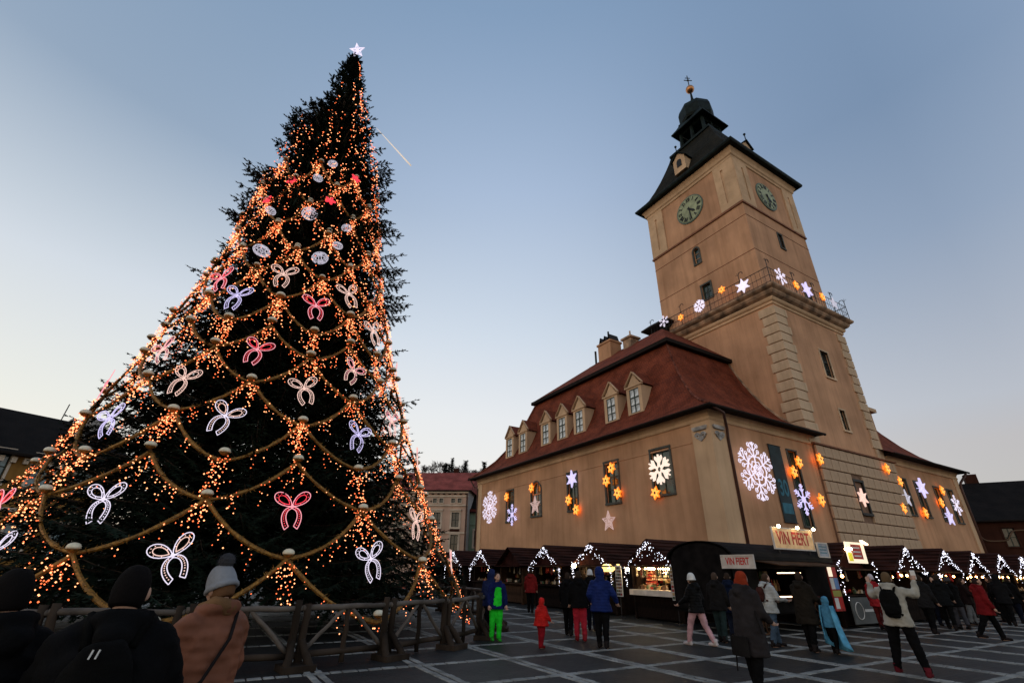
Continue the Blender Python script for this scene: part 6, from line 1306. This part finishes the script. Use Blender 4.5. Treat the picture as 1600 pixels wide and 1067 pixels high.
# wooded hills
M_['hill'] = mat('leaf_litter_hill', (.06, .05, .04), .95, .3, .05, .3, .3); M_['twig'] = mat('bare_twigs', (.07, .06, .055), .9, .2, 1, 0); M_['conif'] = mat('far_conifer', (.018, .026, .022), .9, .3, .5, 0)
def hill(name, c, rx, ry, h):
    b = MB(); N, K = 28, 10
    for i in range(K + 1):
        s = i / K
        for j in range(N): a = 2 * PI * j / N; b.v.append((c.x + rx * s * math.cos(a), c.y + ry * s * math.sin(a), h * math.cos(s * PI / 2) ** 1.3 * (1 + .06 * math.sin(5 * a)) - .5))
    for i in range(K):
        for j in range(N): q = (j + 1) % N; b.f.append((i * N + j, (i + 1) * N + j, (i + 1) * N + q, i * N + q)); b.mi.append(0)
    o = b.build(name, M_['hill'], smooth=True); o['kind'] = 'structure'; return o
HD = 190; hc_ = atd(690, 893, HD + 20); hill('hill', hc_, 150, 60, zat(690, 742, HD)); hc2 = atd(1560, 893, 210); hill('hill', hc2, 120, 60, zat(1560, 768, 200))
def bare_tree(h, seed):
    r_ = random.Random(seed); b = MB(); tw = MB()
    def grow(p, d, l, r, lv):
        q = p + d * l; r = max(r, .045); (b if lv < 2 else tw).tube([p, (p + q) / 2 + V((r_.uniform(-1, 1), r_.uniform(-1, 1), 0)) * l * .05, q], [r, r * .8, r * .6], 4 if lv < 2 else 3, cap=False)
        if lv >= 4: return
        for i in range(5 if lv == 0 else 4):
            a = r_.uniform(0, 6.28); e = d.orthogonal().normalized(); e.rotate(MX.Rotation(a, 3, d)); nd = (d * r_.uniform(.7, 1.1) + e * r_.uniform(.45, .9) + V((0, 0, .18))).normalized(); grow(p + d * l * r_.uniform(.55, 1.0), nd, l * r_.uniform(.5, .72), r * .5, lv + 1)
    grow(V((0, 0, 0)), V((r_.uniform(-.05, .05), r_.uniform(-.05, .05), 1)).normalized(), h * .38, h * .010, 0); return b.mesh('trunk', M_['twig']), tw.mesh('crown', M_['twig'])
bt = [bare_tree(13, s) for s in (1, 2, 3, 4)]
def conifer(h, seed):
    r_ = random.Random(seed); b = MB()
    for i in range(700):
        s = r_.random() ** .7; z = h * (.12 + .88 * (1 - s)); rad = h * .27 * s * r_.uniform(.4, 1.1); a = r_.uniform(0, 6.28); P = V((rad * math.cos(a), rad * math.sin(a), z)); d = V((math.cos(a), math.sin(a), -.35)) * h * .07; e = V((-math.sin(a), math.cos(a), 0)) * h * .018; b.add([P - d + e, P - d - e, P + d], [(0, 1, 2)])
    return MB().tube([(0, 0, 0), (0, 0, h * .97)], [h * .018, h * .003], 6).mesh('trunk', M_['bark']), b.mesh('crown', M_['conif'])
cf = [conifer(13, 5), conifer(11, 6)]
def zhill(c, rx, ry, h, x, y): s = min(1, math.hypot((x - c.x) / rx, (y - c.y) / ry)); return h * math.cos(s * PI / 2) ** 1.3 - .7
rh2 = random.Random(8)
def hilltree(px, ptop, d, kind, lab, grp, hc, hp_):
    p = atd(px, 893, d); z0 = zhill(hc, *hp_, p.x, p.y); H = max(4, zat(px, ptop, d) - z0); tr, cr = (bt[rh2.randrange(4)] if kind == 'b' else cf[rh2.randrange(2)]); base = 13 * (1.0 if kind == 'b' else .92); s = H / base
    t = thing('bare_tree' if kind == 'b' else 'conifer', lab, 'tree', (p.x, p.y, z0), rh2.uniform(0, 6), grp); put('trunk', tr, t); put('crown', cr, t); t.scale = (s * 1.15, s * 1.15, s)
hp1 = (150, 60, zat(690, 742, HD))
lt = [(648, 716, 'b'), (660, 712, 'b'), (670, 706, 'b'), (678, 708, 'b'), (684, 719, 'c'), (695, 719, 'c'), (690, 722, 'c'), (700, 712, 'b'), (710, 714, 'b'), (718, 724, 'c'), (724, 721, 'b'), (732, 720, 'b'), (738, 720, 'b'), (746, 726, 'b'), (750, 716, 'c'), (655, 721, 'b'), (706, 718, 'b'), (743, 722, 'b'), (640, 718, 'b'), (758, 724, 'b')]
srt = sorted(lt); 
nb = nc = 0
for px, tp_, k in srt:
    if k == 'b': lab = f'leafless tree on the hill behind the pink house, {ORD[nb] if nb < 16 else "last"} bare one from the left'; nb += 1
    else: lab = f'dark conifer on the hill behind the pink house, {ORD[nc]} conifer from the left'; nc += 1
    hilltree(px, tp_, HD + rh2.uniform(-8, 12), k, lab, 'trees on the hill behind the pink house', hc_, hp1)
hp2 = (120, 60, zat(1560, 768, 200))
for i, (px, tp_) in enumerate(((1498, 725), (1507, 728), (1518, 738), (1530, 736), (1544, 741), (1556, 745), (1572, 742), (1585, 744), (1597, 742))):
    hilltree(px, tp_, 196 + rh2.uniform(-6, 10), 'b', f'leafless tree on the hill above the dark right hand roof, {ORD[i]} from the left', 'trees on the hill at the right', hc2, hp2)
# vapour trail high in the sky
a_, c_ = atd(588, 200, 5200), atd(642, 259, 4300); o = MB().tube([a_.lerp(c_, i / 8) for i in range(9)], [3 + 8 * i / 8 for i in range(8)] + [8], 8).build('vapour_trail', mat('ice_vapour', (.9, .9, .9), 1, 0.02, .01, 0), None, smooth=True)
tag(o, 'thin white vapour trail slanting down the sky right of the spruce tip', 'vapour trail')
